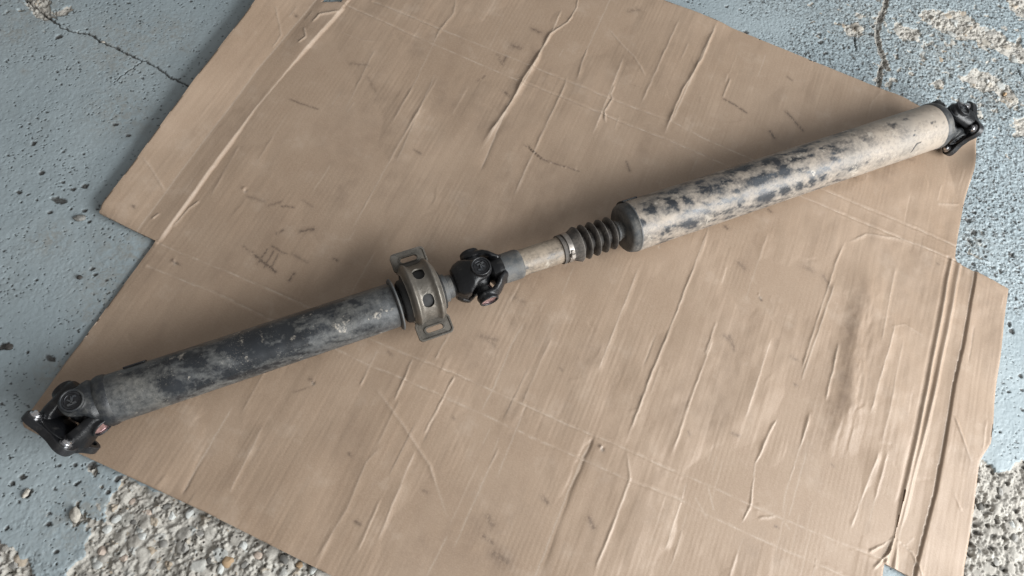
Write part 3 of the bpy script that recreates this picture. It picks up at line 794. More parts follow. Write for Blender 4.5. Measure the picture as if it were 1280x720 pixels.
    low_r = (px > 1150) & (py > 540)                       # the bare patch by the right edge is darker and more holed
    stone = np.where(low_r, stone * .45, stone)
    hl2 = sstep(.42, .2, a1) * (aid < .3) * bare * low_r
    z = z - .004 * hl2; pit = np.maximum(pit, .8 * hl2)
    for P, w in CRACKS:
        Q = np.array(P)
        s = np.where((x > Q[:, 0].min() - .02) & (x < Q[:, 0].max() + .02) & (y > Q[:, 1].min() - .02) & (y < Q[:, 1].max() + .02))[0]
        if len(s):
            qx, qy = x[s] + .0022 * fbm(x[s] * 130, y[s] * 130, 160, 3), y[s] + .0022 * fbm(x[s] * 130, y[s] * 130, 161, 3)
            d, side, par = seg_dist(qx, qy, P)
            ww = w * (.55 + .9 * (.5 + .5 * noise(x[s] * 60, y[s] * 60, 162))) + .0003
            k = sstep(ww * 1.6, ww * .6, d)
            z[s] -= .0045 * k * min(1.0, w / .001 + .2) * .8
            z[s] += np.where(side > 0, .0005, 0) * np.exp(-d / .012)
            pit[s] = np.maximum(pit[s], k * (.95 if w < .002 else .55))
            if w > .002:
                bare[s] = np.maximum(bare[s], sstep(ww * 2.4, ww * 1.2, d))
    rub = np.zeros(x.shape)
    for cx, cy, r in ((40, 10, .05), (150, 60, .07), (210, 40, .04), (160, 320, .05), (130, 350, .04), (120, 385, .03), (150, 140, .05), (20, 40, .03), (60, 300, .03), (70, 470, .03), (1180, 60, .10), (1080, 30, .06), (1250, 110, .08), (1215, 300, .03), (110, 650, .05), (232, 60, .012), (32, 88, .008)):
        p = at(cx, cy)[:2]
        rub = np.maximum(rub, np.exp(-(np.hypot(x - p[0], y - p[1]) / r) ** 2))
    z = np.where(bare > .3, np.minimum(z, .0012), z)
    return z, dict(bare=bare, pit=np.clip(pit, 0, 1), stone=stone, rubbed=rub)


def build_floor():
    st, K = .00125, 16
    x0, x1, y0, y1 = -1.15, 1.05, -.80, 1.22
    nbx, nby = int((x1 - x0) / (st * K)) + 1, int((y1 - y0) / (st * K)) + 1
    nx, ny = nbx * K + 1, nby * K + 1
    bx, by = np.meshgrid(x0 + (np.arange(nbx) + .5) * st * K, y0 + (np.arange(nby) + .5) * st * K)
    bx, by = bx.ravel(), by.ravel()
    px, py = project(bx, by)
    inframe = (px > -40) & (px < 1320) & (py > -40) & (py < 760)
    ca, cb = bx * EA[0] + by * EA[1], bx * EB[0] + by * EB[1]
    d, _, _ = seg_dist(ca, cb, OUT, True)
    hidden = inside(ca, cb, OUT) & (d > .026)
    finb = (inframe & ~hidden).reshape(nby, nbx)
    gi = np.arange(nx * ny).reshape(ny, nx)
    # fine cells
    cell = np.repeat(np.repeat(finb, K, 0), K, 1)
    jj, ii = np.where(cell)
    q = np.stack([gi[jj, ii], gi[jj, ii + 1], gi[jj + 1, ii + 1], gi[jj + 1, ii]], 1)
    jb, ib = np.where(~finb)
    jb, ib = jb * K, ib * K
    q2 = np.stack([gi[jb, ib], gi[jb, ib + K], gi[jb + K, ib + K], gi[jb + K, ib]], 1)
    q = np.concatenate([q, q2])
    used = np.unique(q); rm = np.full(nx * ny, -1); rm[used] = np.arange(len(used)); q = rm[q]
    X, Y = x0 + (used % nx) * st, y0 + (used // nx) * st
    z, att = floor_fields(X, Y)
    px, py = project(X, Y)
    fade = sstep(-40, -15, px) * sstep(1320, 1295, px) * sstep(-40, -15, py) * sstep(760, 735, py)
    z = z * fade
    z = np.minimum(z, .0016)
    # under the board keep clear of it
    v = np.stack([X, Y, z], 1)
    n = len(v); xe, ye = x0 + (nx - 1) * st, y0 + (ny - 1) * st
    far = 5.0
    ring = np.array([(x0, y0, 0), (xe, y0, 0), (xe, ye, 0), (x0, ye, 0), (-far, -far, 0), (far, -far, 0), (far, far, 0), (-far, far, 0)])
    rq = np.array([(n + 4, n + 5, n + 1, n), (n + 5, n + 6, n + 2, n + 1), (n + 6, n + 7, n + 3, n + 2), (n + 7, n + 4, n, n + 3)])
    att = {k: np.concatenate([a, np.zeros(8)]) for k, a in att.items()}
    me = mesh_np('floor', np.concatenate([v, ring]), np.concatenate([q, rq]), att)
    o = link('floor', me, M['floor'])
    tag(o, 'blue-grey painted concrete floor, chipped and cracked with bare patches', 'floor', kind='structure')
    return o


FLOOR = build_floor()
build_cardboard()


# ------------------------------------------------------------------ drive shaft
def lathe_bm(bm, prof, seg=64, mw=None, closed=True):
    """revolve (x, r) pairs about the X axis"""
    rings = []
    for x, r in prof:
        rings.append([bm.verts.new((x, r * math.cos(2 * math.pi * k / seg), r * math.sin(2 * math.pi * k / seg))) for k in range(seg)])
    for a, b in zip(rings[:-1], rings[1:]):
        for k in range(seg):
            bm.faces.new((a[k], a[(k + 1) % seg], b[(k + 1) % seg], b[k]))
    if closed:
        bm.faces.new(rings[0][::-1]); bm.faces.new(rings[-1])
    if mw is not None:
        vs = [v for r in rings for v in r]
        bmesh.ops.transform(bm, matrix=mw, verts=vs)
    return bm


def bm_mesh(name, bm, smooth=True, angle=38):
    bmesh.ops.recalc_face_normals(bm, faces=bm.faces[:])
    for f in bm.faces:
        f.smooth = smooth
    if smooth:
        for e in bm.edges:
            if len(e.link_faces) == 2 and e.calc_face_angle(0) > R(angle):
                e.smooth = False
    me = bpy.data.meshes.new(name); bm.to_mesh(me); bm.free()
    return me


def lathe(name, prof, mat, parent, seg=64, mw=None, angle=38):
    bm = bmesh.new(); lathe_bm(bm, prof, seg)
    return link(name, bm_mesh(name, bm, True, angle), mat, parent, mw)


def arc(cx, cr, r, a0, a1, n=6):
    return [(cx + r * math.cos(R(a0 + (a1 - a0) * i / n)), cr + r * math.sin(R(a0 + (a1 - a0) * i / n))) for i in range(n + 1)]


def plate_bm(bm, outline, holes, z0, z1, bevel=.0008):
    """outline and holes in a plane, given thickness"""
    geo = []
    edges = []
    for loop in [outline] + holes:
        vs = [bm.verts.new((p[0], p[1], z0)) for p in loop]
        edges += [bm.edges.new((vs[i], vs[(i + 1) % len(vs)])) for i in range(len(vs))]
    r = bmesh.ops.triangle_fill(bm, use_beauty=True, use_dissolve=False, edges=edges)
    faces = [g for g in r['geom'] if isinstance(g, bmesh.types.BMFace)]
    ex = bmesh.ops.extrude_face_region(bm, geom=faces)
    vs = [g for g in ex['geom'] if isinstance(g, bmesh.types.BMVert)]
    bmesh.ops.translate(bm, vec=(0, 0, z1 - z0), verts=vs)
    return bm


def circ(cx, cy, r, n=20, a0=0.0):
    return [(cx + r * math.cos(a0 + 2 * math.pi * i / n), cy + r * math.sin(a0 + 2 * math.pi * i / n)) for i in range(n)]


def obround(cx, cy, hl, r, n=8):
    return [(cx + hl + r * math.cos(R(-90 + 180 * i / n)), cy + r * math.sin(R(-90 + 180 * i / n))) for i in range(n + 1)] + \
           [(cx - hl + r * math.cos(R(90 + 180 * i / n)), cy + r * math.sin(R(90 + 180 * i / n))) for i in range(n + 1)]


def rrect(x0, x1, y0, y1, r, n=5):
    o = []
    for cx, cy, a in ((x1 - r, y0 + r, -90), (x1 - r, y1 - r, 0), (x0 + r, y1 - r, 90), (x0 + r, y0 + r, 180)):
        o += [(cx + r * math.cos(R(a + 90 * i / n)), cy + r * math.sin(R(a + 90 * i / n))) for i in range(n + 1)]
    return o


def remeshed(name, bm, voxel=.0010, smooth=5):
    """blend overlapping solids into one casting"""
    bmesh.ops.recalc_face_normals(bm, faces=bm.faces[:])
    me = bpy.data.meshes.new(name + '_raw'); bm.to_mesh(me); bm.free()
    o = bpy.data.objects.new(name + '_raw', me); COL.objects.link(o)
    md = o.modifiers.new('r', 'REMESH'); md.mode = 'VOXEL'; md.voxel_size = voxel; md.use_smooth_shade = True
    sm = o.modifiers.new('s', 'SMOOTH'); sm.iterations = smooth; sm.factor = .5
    dg = bpy.context.evaluated_depsgraph_get()
    out = bpy.data.meshes.new_from_object(o.evaluated_get(dg))
    out.name = name
    bpy.data.objects.remove(o); bpy.data.meshes.remove(me)
    return out


def loft(bm, secs, n=20, ex=3.2, curve=.0):
    """closed solid through sections (x, z centre, half width, half thickness), super-ellipse in y/z"""
    rings = []
    for x, zc, hw, ht in secs:
        ring = []
        for k in range(n):
            t = 2 * math.pi * (k + .5) / n
            c, s = math.cos(t), math.sin(t)
            y = hw * math.copysign(abs(c) ** (2 / ex), c); z = ht * math.copysign(abs(s) ** (2 / ex), s)
            ring.append(bm.verts.new((x, y, zc + z - curve * y * y)))
        rings.append(ring)
    for a, b in zip(rings[:-1], rings[1:]):
        for k in range(n):
            bm.faces.new((a[k], a[(k + 1) % n], b[(k + 1) % n], b[k]))
    bm.faces.new(rings[0][::-1]); bm.faces.new(rings[-1])
    return [v for r in rings for v in r]


RZ = lambda a: Matrix.Rotation(R(a), 4, 'Z')
RY = lambda a: Matrix.Rotation(R(a), 4, 'Y')
RX = lambda a: Matrix.Rotation(R(a), 4, 'X')
T = lambda x, y, z: Matrix.Translation((x, y, z))

shaft = bpy.data.objects.new('drive_shaft', None); COL.objects.link(shaft)
shaft.location = (_A[0], _A[1], 0); shaft.rotation_euler = (0, 0, ANG)
tag(shaft, 'dirty two-piece vehicle drive shaft lying diagonally across the cardboard', 'drive shaft')
AX = T(0, 0, HAX)


def yoke_bm(L, hub_r, base_hw, base_z, ro=.041, ew=.0175, hub_prof=None, ring=True, base_ht=.009, thick=.0):
    """trunnion at the origin, shaft side at +x, ears up and down"""
    bm = bmesh.new()
    for s in (1, -1):
        zt = ro - .0068 - .0036 - thick * .5
        secs = [(L + .008, base_z * .80, base_hw * .70, base_ht * .8), (L + .001, base_z * .95, base_hw * .92, base_ht), (L * .74, base_z * .55 + zt * .45, base_hw, .0088), (L * .50, zt * .86 + base_z * .14, base_hw * .55 + ew * .47, .0080),
                (L * .26, zt, ew * 1.06, .0070), (0, zt, ew, .0068), (-ew * .45, zt, ew * .90, .0066), (-ew * .75, zt, ew * .67, .0062), (-ew * .95, zt, ew * .33, .0056)]
        secs = [(q0, q1, q2, q3 + thick * .5) for q0, q1, q2, q3 in secs]
        vs = loft(bm, secs, 28, 3.0, 8.0)
        m_ = RX(0) if s > 0 else RX(180)
        bmesh.ops.transform(bm, matrix=m_, verts=vs)
        if ring:
            prof = [(ro - .012, .0155), (ro - .001, .0155), (ro + .0006, .0148), (ro + .0006, .0128), (ro - .0034, .0122), (ro - .0034, .0001)]
            b2 = lathe_bm(bm, prof[:-1], 40, m_ @ RY(-90), True)
    lathe_bm(bm, hub_prof or [(L - .006, hub_r * .5), (L - .004, hub_r * .93), (L + .010, hub_r)], 48)
    return bm


def bearing_cap(parent, mw, mat, mark=True, ro=.041):
    """needle cup seen in the bore of an ear, with circlip and cast mark; local +z is outwards"""
    bm = bmesh.new()
    lathe_bm(bm, [(ro - .022, .0122), (ro - .0030, .0122), (ro - .0024, .0112), (ro - .0022, .0095), (ro - .0026, .0090), (ro - .0026, .0004)], 32, RY(-90))
    for a0 in range(20, 330, 12):                      # circlip
        vs = []
        for aa, rr in ((a0, .0102), (a0 + 12, .0102), (a0 + 12, .0120), (a0, .0120)):
            vs.append(bm.verts.new((rr * math.cos(R(aa)), rr * math.sin(R(aa)), ro - .0012)))
        bm.faces.new(vs)
    if mark:
        b3 = bmesh.new()
        for x0, y0, x1, y1, w in ((-.006, -.005, .005, -.0035, .0011), (-.001, -.0045, .001, .006, .0012), (.001, .005, .006, .0045, .0010), (-.005, .0025, -.001, -.001, .0010)):
            d = Vector((x1 - x0, y1 - y0, 0)); n = Vector((-d.y, d.x, 0)).normalized() * w
            c = [Vector((x0, y0, 0)) + n, Vector((x0, y0, 0)) - n, Vector((x1, y1, 0)) - n, Vector((x1, y1, 0)) + n]
            top = [b3.verts.new((p.x, p.y, ro - .0006)) for p in c]; bot = [b3.verts.new((p.x, p.y, ro - .0030)) for p in c]
            b3.faces.new(top)
            for i in range(4):
                b3.faces.new((top[i], bot[i], bot[(i + 1) % 4], top[(i + 1) % 4]))
        link('cast_mark', bm_mesh('cast_mark', b3, False), M['castdusty'], parent, mw)
    return link('bearing_cap', bm_mesh('bearing_cap', bm), mat, parent, mw)


def spider(parent, mw):
    bm = bmesh.new()
    for rot in (RX(0), RX(90)):
        for s in (0, 180):
            lathe_bm(bm, [(0, .0150), (.014, .0150), (.016, .0125), (.020, .0120), (.022, .0128), (.034, .0128)], 28, rot @ RX(s) @ RY(-90))
    lathe_bm(bm, [(-.018, .006), (-.015, .014), (0, .019), (.015, .014), (.018, .006)], 28)
    return link('joint_cross', remeshed('joint_cross', bm, .0012, 3), M['cast'], parent, mw)


def bolt_head(parent, mw, r=.0058, mat=None):
    bm = bmesh.new()
    lathe_bm(bm, [(-.004, r * 1.5), (.0012, r * 1.5), (.0018, r * 1.3), (.0020, r), (.0050, r), (.0064, r * .78), (.0070, r * .3)], 24, RY(-90))
    return link('bolt', bm_mesh('bolt', bm), mat or M['zinc'], parent, mw)


def flange_outline(n=96):
    o = []
    for k in range(n):
        t = 2 * math.pi * k / n
        lobe = (0.5 + 0.5 * math.cos(4 * (t - math.pi / 4))) ** 1.6
        o.append(((.0365 + .0165 * lobe) * math.cos(t), (.0365 + .0165 * lobe) * math.sin(t)))
    return o


def flange_yoke(mw, dist, ears_up, bolts, red=False):
    """frame: trunnion at origin, +x to the flange; ears up/down or sideways"""
    hp = [(dist - .010, .010), (dist - .006, .022), (dist - .001, .033), (dist + .004, .035)]
    bm = yoke_bm(dist, .030, .0235, .0275, hub_prof=hp, base_ht=.0105, ew=.0195, thick=.004)
    spin = RX(0 if ears_up else 90)
    me = remeshed('flange_yoke', bm)
    fy = link('flange_yoke', me, M['cast'], shaft, mw @ spin)
    bm = bmesh.new()
    holes = [circ(sx * .0285, sy * .0285, .0062, 16) for sx in (1, -1) for sy in (1, -1)]
    plate_bm(bm, flange_outline(), holes, 0, .011)
    pm = bm_mesh('flange_plate', bm, True, 40)
    pl = link('flange_plate', pm, M['cast'], fy, spin.inverted() @ T(dist, 0, 0) @ RY(90))
    bv = pl.modifiers.new('b', 'BEVEL'); bv.width = .0011; bv.segments = 2; bv.limit_method = 'ANGLE'
    for sy, sz in bolts:
        bolt_head(fy, spin.inverted() @ T(dist - .0002, sy * .0285, sz * .0285) @ RY(-90))
    for s in (0, 180):
        bearing_cap(fy, RX(s), M['capred'] if (red and s == 180) else M['cap'], not red)
    return fy


# --- front (left) tube with attributes for wiped places and painted shade
def tube_hit(px, py, r):
    """position along the axis and angle round the tube of the spot the photograph shows at a pixel"""
    ray = (px - 640) / FPX * RC - (py - 360) / FPX * UC + FWD
    o = CAM - np.array([_A[0], _A[1], HAX])
    dx, dy, dz = ray @ XD, ray @ YD, ray[2]
    ox, oy, oz = o @ XD, o @ YD, o[2]
    a = dy * dy + dz * dz; b = 2 * (oy * dy + oz * dz); c = oy * oy + oz * oz - r * r
    disc = b * b - 4 * a * c
    t = (-b - math.sqrt(max(disc, 0))) / (2 * a)
    return ox + t * dx, math.atan2(oz + t * dz, -(oy + t * dy))          # 0 = near side, pi/2 = top


def tube(name, x0, x1, r, mat, wipe_shade_spots, marks=(), ends=(0, 0), dusty=0.0, smear=None):
    st = .0016; nx = int((x1 - x0) / st) + 1; nt = 110
    xs = np.linspace(x0, x1, nx); th = np.linspace(0, 2 * math.pi, nt, endpoint=False)
    X, TH = np.meshgrid(xs, th, indexing='ij'); X, TH = X.ravel(), TH.ravel()
    rr = r + .00018 * noise(X * 60, TH * 3, 201)
    V = np.stack([X, -rr * np.cos(TH), HAX + rr * np.sin(TH)], 1)
    i = np.arange(nx * nt).reshape(nx, nt)
    q = np.stack([i[:-1, :].ravel(), i[1:, :].ravel(), np.roll(i, -1, 1)[1:, :].ravel(), np.roll(i, -1, 1)[:-1, :].ravel()], 1)
    wipe = np.zeros(X.shape); mark = np.zeros(X.shape)
    jx = X + .006 * fbm(X * 60, TH * 5, 202, 3); jt = TH + .006 / r * fbm(X * 60, TH * 5, 203, 3)
    for px, py, hx, hy, st_ in wipe_shade_spots:
        x, t = tube_hit(px, py, r)
        u, v = (jx - x), (np.mod(jt - t + math.pi, 2 * math.pi) - math.pi) * r
        # smears slant across the tube the way a hand wipes
        u2 = u + .35 * v
        wipe = np.maximum(wipe, st_ * sstep(1.7, .25, np.hypot(u2 / (hx * .00125), v / (hy * .00135))))
    for p in marks:
        P = [tube_hit(a, b, r) for a, b in p]
        d, _, _ = seg_dist(X, TH * r, [(a, b * r) for a, b in P])
        mark = np.maximum(mark, sstep(.0022, .0010, d))
    if smear:
        s0, s1, sv = smear
        pat = sstep(-.10, .55, fbm(X * 34 + TH * 2.2, TH * 2.6, 208, 4)) * (.55 + .45 * sstep(-.2, .5, noise(X * 120 + TH * 8, TH * 9, 209)))
        wipe = np.maximum(wipe, sv * pat * sstep(s0, s0 + .08, X) * sstep(s1, s1 - .12, X))
    wipe = np.where(wipe < .1, wipe - dusty * sstep(x0 + .5 * (x1 - x0), x1, X + .03 * noise(X * 14, TH * 2, 207)), wipe)
    for e, w in ((x0, ends[0]), (x1, ends[1])):
        if w:
            wipe = np.maximum(wipe, w * np.exp(-((X - e) / .012) ** 2))
    return link(name, mesh_np(name, V, q, dict(wipe=wipe, mark=mark)), mat, shaft)


def z2(pts, ox, oy, s):
    return [(ox + x / s, oy + y / s, a / s, b / s, w) for x, y, a, b, w in pts]


W1 = z2([(390, 490, 45, 60, .5), (410, 385, 50, 30, .8), (520, 395, 45, 40, .9), (680, 335, 50, 60, .8), (765, 300, 50, 50, .9), (680, 465, 35, 25, .7), (550, 508, 45, 20, .7), (830, 250, 60, 30, .8),
         (300, 440, 60, 20, .5), (600, 440, 30, 40, .4), (780, 400, 60, 25, .6), (800, 440, 60, 25, .5)], 100, 340, 3.6) + \
     z2([(300, 290, 110, 40, .9), (420, 260, 70, 30, .7), (130, 400, 90, 50, .75), (100, 520, 160, 35, .85), (260, 440, 110, 30, .7), (400, 400, 60, 30, .5), (600, 230, 40, 25, .8), (450, 280, 50, 50, .5), (60, 620, 90, 25, .6), (550, 330, 40, 30, .35)], 320, 330, 4.8)  # the first spots of this list paint shade along the tube's upper side
W2 = z2([(290, 460, 38, 30, 1), (410, 430, 30, 50, .95), (490, 410, 20, 38, .85), (640, 335, 75, 45, .55), (690, 290, 70, 35, .5), (800, 225, 65, 28, 1), (880, 300, 75, 30, .8), (950, 180, 65, 32, .95), (1045, 235, 42, 50, .9),
         (240, 530, 22, 20, .8), (495, 538, 52, 24, .9), (380, 560, 30, 15, .7), (930, 392, 65, 40, 1), (1042, 348, 36, 32, 1), (730, 250, 55, 20, .8), (1150, 98, 26, 14, .9), (780, 430, 20, 18, .8), (350, 600, 22, 12, .7), (180, 440, 12, 30, .8),
         (300, 400, 40, 20, .5), (560, 300, 40, 22, .6), (700, 470, 80, 8, .6), (240, 600, 16, 30, .5), (440, 340, 60, 15, .6), (1120, 330, 30, 35, .9)], 750, 160, 4.5) + \
     z2([(30, 430, 60, 40, .9), (95, 490, 40, 45, .9), (225, 345, 42, 14, 1), (312, 355, 20, 13, 1), (420, 270, 52, 18, .8), (110, 600, 36, 25, .95), (190, 580, 32, 32, .95), (262, 552, 26, 34, .95), (320, 535, 20, 26, .95), (190, 490, 50, 9, .8),
         (735, 220, 22, 15, .6), (812, 188, 20, 14, .85), (868, 275, 12, 8, .8), (585, 440, 14, 8, .7), (985, 210, 14, 10, .7), (560, 290, 30, 12, .35), (20, 640, 40, 20, .9), (450, 460, 12, 6, .6), (410, 520, 14, 6, .5), (500, 230, 80, 14, .5)], 960, 110, 4.74)

t1 = tube('front_tube', .004, .402, .034, M['tube1'], W1, smear=(.05, .40, .6))
t2 = tube('rear_tube', .812, 1.462, .0425, M['tube2'], W2, marks=[((1139, 190), (1143, 184), (1146, 180), (1151, 178))], dusty=.30, smear=(.80, 1.30, .85))

# front joint
C1 = -.035
lathe('weld_collar', [(-.014, .0325)] + [(-.011, .0345), (-.006, .0362), (.000, .0358), (.003, .0346), (.006, .0330)], M['castdusty'], shaft, 80, AX)
bm = yoke_bm(.024, .0335, .0285, .0235, hub_prof=[(.010, .014), (.014, .028), (.020, .0325), (.030, .0335)], ew=.0190, thick=.002)
ty = link('tube_yoke', remeshed('tube_yoke', bm), M['castdusty'], shaft, AX @ T(C1, 0, 0))
for s in (0, 180):
    bearing_cap(ty, RX(s), M['cap'])
spider(ty, RZ(28.2))
flange_yoke(AX @ T(C1, 0, 0) @ RZ(208.2) @ RY(19), .036, False, ((1, 1), (-1, 1), (-1, -1)), red=True)

# end of the front tube, slinger, centre bearing
lathe('tube_neck', [(.400, .0338), (.404, .0330), (.4055, .020), (.416, .019), (.418, .0175), (.505, .0165)], M['stub'], shaft, 64, AX)
lathe('slinger_ring', [(.4040, .0300), (.4046, .0385), (.4060, .0402), (.4076, .0402), (.4084, .0385), (.4070, .0300)], M['stub'], shaft, 80, AX)
lathe('bearing_rubber', [(.4150, .020), (.4150, .0300), (.4180, .0330), (.4230, .0340), (.4250, .0360), (.4320, .0372), (.4660, .0372), (.4720, .0360), (.4740, .0330), (.4790, .0300), (.4790, .018)], M['rubber'], shaft, 80, AX)
lathe('bearing_nut', [(.4800, .0180), (.4810, .0215), (.4870, .0220), (.4880, .0190), (.4960, .0178)], M['stub'], shaft, 48, AX)


def bracket():
    root_m = AX @ T(.449, .004, .001) @ RX(9)
    W, na, nx = .0255, 300, 90
    angs = np.linspace(-96, 96, na); xs = np.linspace(-W, W, nx)
    X, A_ = np.meshgrid(xs, angs, indexing='ij'); X, A_ = X.ravel(), A_.ravel()
    Rr = .0440
    # holes through the channel; points near a hole rim are pulled onto it
    hc = [(-.0005, 31), (-.0005, -29), (-.0005, 86)]
    S = A_ * math.pi / 180 * Rr
    i = np.arange(nx * na).reshape(nx, na)
    q = np.stack([i[:-1, :-1].ravel(), i[1:, :-1].ravel(), i[1:, 1:].ravel(), i[:-1, 1:].ravel()], 1)

    def rim(px_, ps_, hx, ha, w=.0086, l=.0026):
        dx, ds = px_ - hx, ps_ - ha * math.pi / 180 * Rr
        core = np.clip(ds, -l, l)
        return np.hypot(dx, ds - core), dx, ds - core, core, w
    for hx, ha in hc[:2]:
        d, _, _, _, w = rim(X[q].mean(1), S[q].mean(1), hx, ha)
        q = q[d > w]
        uq = np.unique(q)
        d, dx, dn, core, w = rim(X[uq], S[uq], hx, ha)
        pl = d < w + .00028
        k = w / np.maximum(d, 1e-6)
        X[uq] = np.where(pl, hx + dx * k, X[uq]); S[uq] = np.where(pl, ha * math.pi / 180 * Rr + core + dn * k, S[uq])
    ax_ = np.abs(X)
    rib = .0058 * np.exp(-((ax_ - .0168) / .0046) ** 2) - .0060 * sstep(.0205, .0255, ax_)
    fade = sstep(100, 78, np.abs(np.degrees(S / Rr)))
    rr = Rr + rib * (.25 + .75 * fade) + .0002 * noise(X * 200, S * 200, 301)
    t = S / Rr
    V = np.stack([X, -rr * np.sin(t), rr * np.cos(t)], 1)
    u = np.unique(q); rm = np.full(len(V), -1); rm[u] = np.arange(len(u))
    me = mesh_np('bearing_bracket', V[u], rm[q])
    b = link('bearing_bracket', me, M['bracket'], shaft, root_m)
    b['label'] = 'ribbed steel strap of the centre bearing with slotted tabs'
    sd = b.modifiers.new('s', 'SOLIDIFY'); sd.thickness = .0024; sd.offset = 1
    es = b.modifiers.new('e', 'EDGE_SPLIT'); es.split_angle = R(40)
    for s in (1, -1):
        bm = bmesh.new()
        out = rrect(-.0275, .0275, .0415, .0715, .0065)
        slot = obround(0, .0575, .0092, .0042)
        plate_bm(bm, out, [slot], -.0035, .0010)
        o2 = rrect(-.0275, .0275, .0415, .0715, .0065); i2 = rrect(-.0248, .0248, .0440, .0690, .0050)
        plate_bm(bm, o2, [i2], .0008, .0026)
        so = obround(0, .0575, .0108, .0058); si = obround(0, .0575, .0092, .0042)
        plate_bm(bm, so, [si], .0009, .0024)
        tb = link('mounting_tab', bm_mesh('mounting_tab', bm, True, 30), M['tab'], b, T(0, 0, -.002) @ RZ(0 if s > 0 else 180))
        bv = tb.modifiers.new('b', 'BEVEL'); bv.width = .0009; bv.segments = 2; bv.limit_method = 'ANGLE'
        # web joining strap and tab
    lathe('clamp_shell', [(-.0225, .0360), (-.0225, .0405), (.0225, .0405), (.0225, .0360)], M['rubber'], b, 80)
    return b


bracket()

# middle joint
CM = .541
bm = yoke_bm(.033, .020, .0290, .0180, hub_prof=[(.014, .012), (.020, .024), (.028, .027), (.036, .0225), (.042, .0175), (.050, .0165)], base_ht=.010)
fy = link('tube_yoke', remeshed('tube_yoke', bm), M['cast'], shaft, AX @ T(CM, 0, 0) @ RZ(180))
for s in (0, 180):
    bearing_cap(fy, RX(s), M['cap'])
spider(fy, Matrix.Identity(4))
bm = yoke_bm(.033, .0225, .0255, .0205, hub_prof=[(.014, .010), (.020, .021), (.030, .0235), (.050, .0235)], base_ht=.0065, thick=-.003, ro=.0438, ew=.0168)
sy = link('slip_yoke', remeshed('slip_yoke', bm), M['cast'], shaft, AX @ T(CM + .001, 0, 0) @ RX(90))
for s in (0, 180):
    bearing_cap(sy, RX(s), M['capred'] if s == 0 else M['cap'], False, ro=.0438)
lathe('yoke_collar', [(.578, .0200), (.580, .0236), (.604, .0240), (.609, .0236), (.6115, .0222), (.613, .0205)], M['stub'], shaft, 64, AX)
tube('slip_sleeve', .606, .688, .0212, M['sleeve'], [(655, 335, 8, 6, .5), (690, 318, 6, 5, .5), (670, 345, 10, 4, .4)])

# rubber boot
prof = [(.681, .0216), (.6815, .0238), (.686, .0240), (.6865, .0228), (.700, .0230)]
prof += [(.704, .0250), (.7115, .0288), (.7130, .0294), (.7142, .0288), (.7165, .0175)]
cx = .7262
for k, r_ in enumerate((.0290, .0287, .0282, .0277)):
    prof += [(cx - .0036, .0165), (cx - .0028, .0225), (cx - .0008, r_ - .0012), (cx + .0006, r_), (cx + .0020, r_ - .0012), (cx + .0044, .0225), (cx + .0054, .0165)]
    cx += .0157
prof += [(.7810, .0150), (.7850, .0140), (.7990, .0140)]
bt = lathe('rubber_boot', prof, M['boot'], shaft, 72, AX, 50)
cl = lathe('hose_clamp', [(.6895, .0226), (.6895, .0244), (.6975, .0246), (.6975, .0226)], M['clamp'], shaft, 72, AX)
bm = bmesh.new()
bmesh.ops.create_cube(bm, size=1, matrix=T(.6935, 0, .0262) @ Matrix.Diagonal((.0070, .0075, .0045, 1)))
bmesh.ops.create_cube(bm, size=1, matrix=T(.6935, .006, .0256) @ Matrix.Diagonal((.0050, .008, .0016, 1)))
bmesh.ops.bevel(bm, geom=bm.edges[:], offset=.0006, segments=2, affect='EDGES')
link('buckle', bm_mesh('buckle', bm), M['clamp'], cl, RX(58))
lathe('boot_stub', [(.7815, .0130), (.7840, .0170), (.7870, .0174), (.7890, .0158), (.7960, .0142), (.8000, .0160)], M['stub'], shaft, 48, AX)

# rear tube ends
lathe('end_cap', [(.7965, .0120), (.7960, .0345), (.7968, .0372), (.7992, .0398), (.8040, .0415), (.8090, .0421), (.8100, .0429), (.8118, .0429), (.8125, .0421)], M['stub'], shaft, 96, AX)
lathe('weld_collar', [(1.4580, .0418), (1.4605, .0430), (1.4640, .0441), (1.4690, .0438), (1.4720, .0424), (1.4760, .0410), (1.4790, .0330), (1.4790, .020)], M['weld'], shaft, 96, AX)

# rear joint
C2 = 1.499
bm = yoke_bm(.026, .038, .0285, .0270, ro=.042, hub_prof=[(.012, .014), (.016, .030), (.024, .0375), (.034, .039)])
ry = link('tube_yoke', remeshed('tube_yoke', bm), M['castdusty'], shaft, AX @ T(C2, 0, 0) @ RZ(180) @ RX(90))
for s in (0, 180):
    bearing_cap(ry, RX(s), M['cap'], ro=.042)
spider(ry, Matrix.Identity(4))
flange_yoke(AX @ T(C2, 0, 0) @ RY(17) @ RZ(-32), .031, True, ((1, 1), (-1, 1), (1, -1), (-1, -1)))


def weight(px0, px1, py, r, x0, x1, ang):
    """balance weight: thin curved plate welded to the tube"""
    nx, nt = 12, 14
    xs = np.linspace(x0, x1, nx); th = np.linspace(R(ang - 16), R(ang + 16), nt)
    V = []
    for x in xs:
        for t in th:
            V.append((x, -(r + .0012) * math.cos(t), HAX + (r + .0012) * math.sin(t)))
    i = np.arange(nx * nt).reshape(nx, nt)
    q = np.stack([i[:-1, :-1].ravel(), i[1:, :-1].ravel(), i[1:, 1:].ravel(), i[:-1, 1:].ravel()], 1)
    return mesh_np('balance_weight', np.array(V), q)


for px, py, r, ln, par in ((160, 455, .034, .022, t1), (778, 247, .0425, .022, t2)):
    x, t = tube_hit(px, py, r)
    o = link('balance_weight', weight(0, 0, 0, r, x - ln * .3, x + ln, math.degrees(t) + 6), M['cast'], par)
    sd = o.modifiers.new('s', 'SOLIDIFY'); sd.thickness = .0024; sd.offset = 0


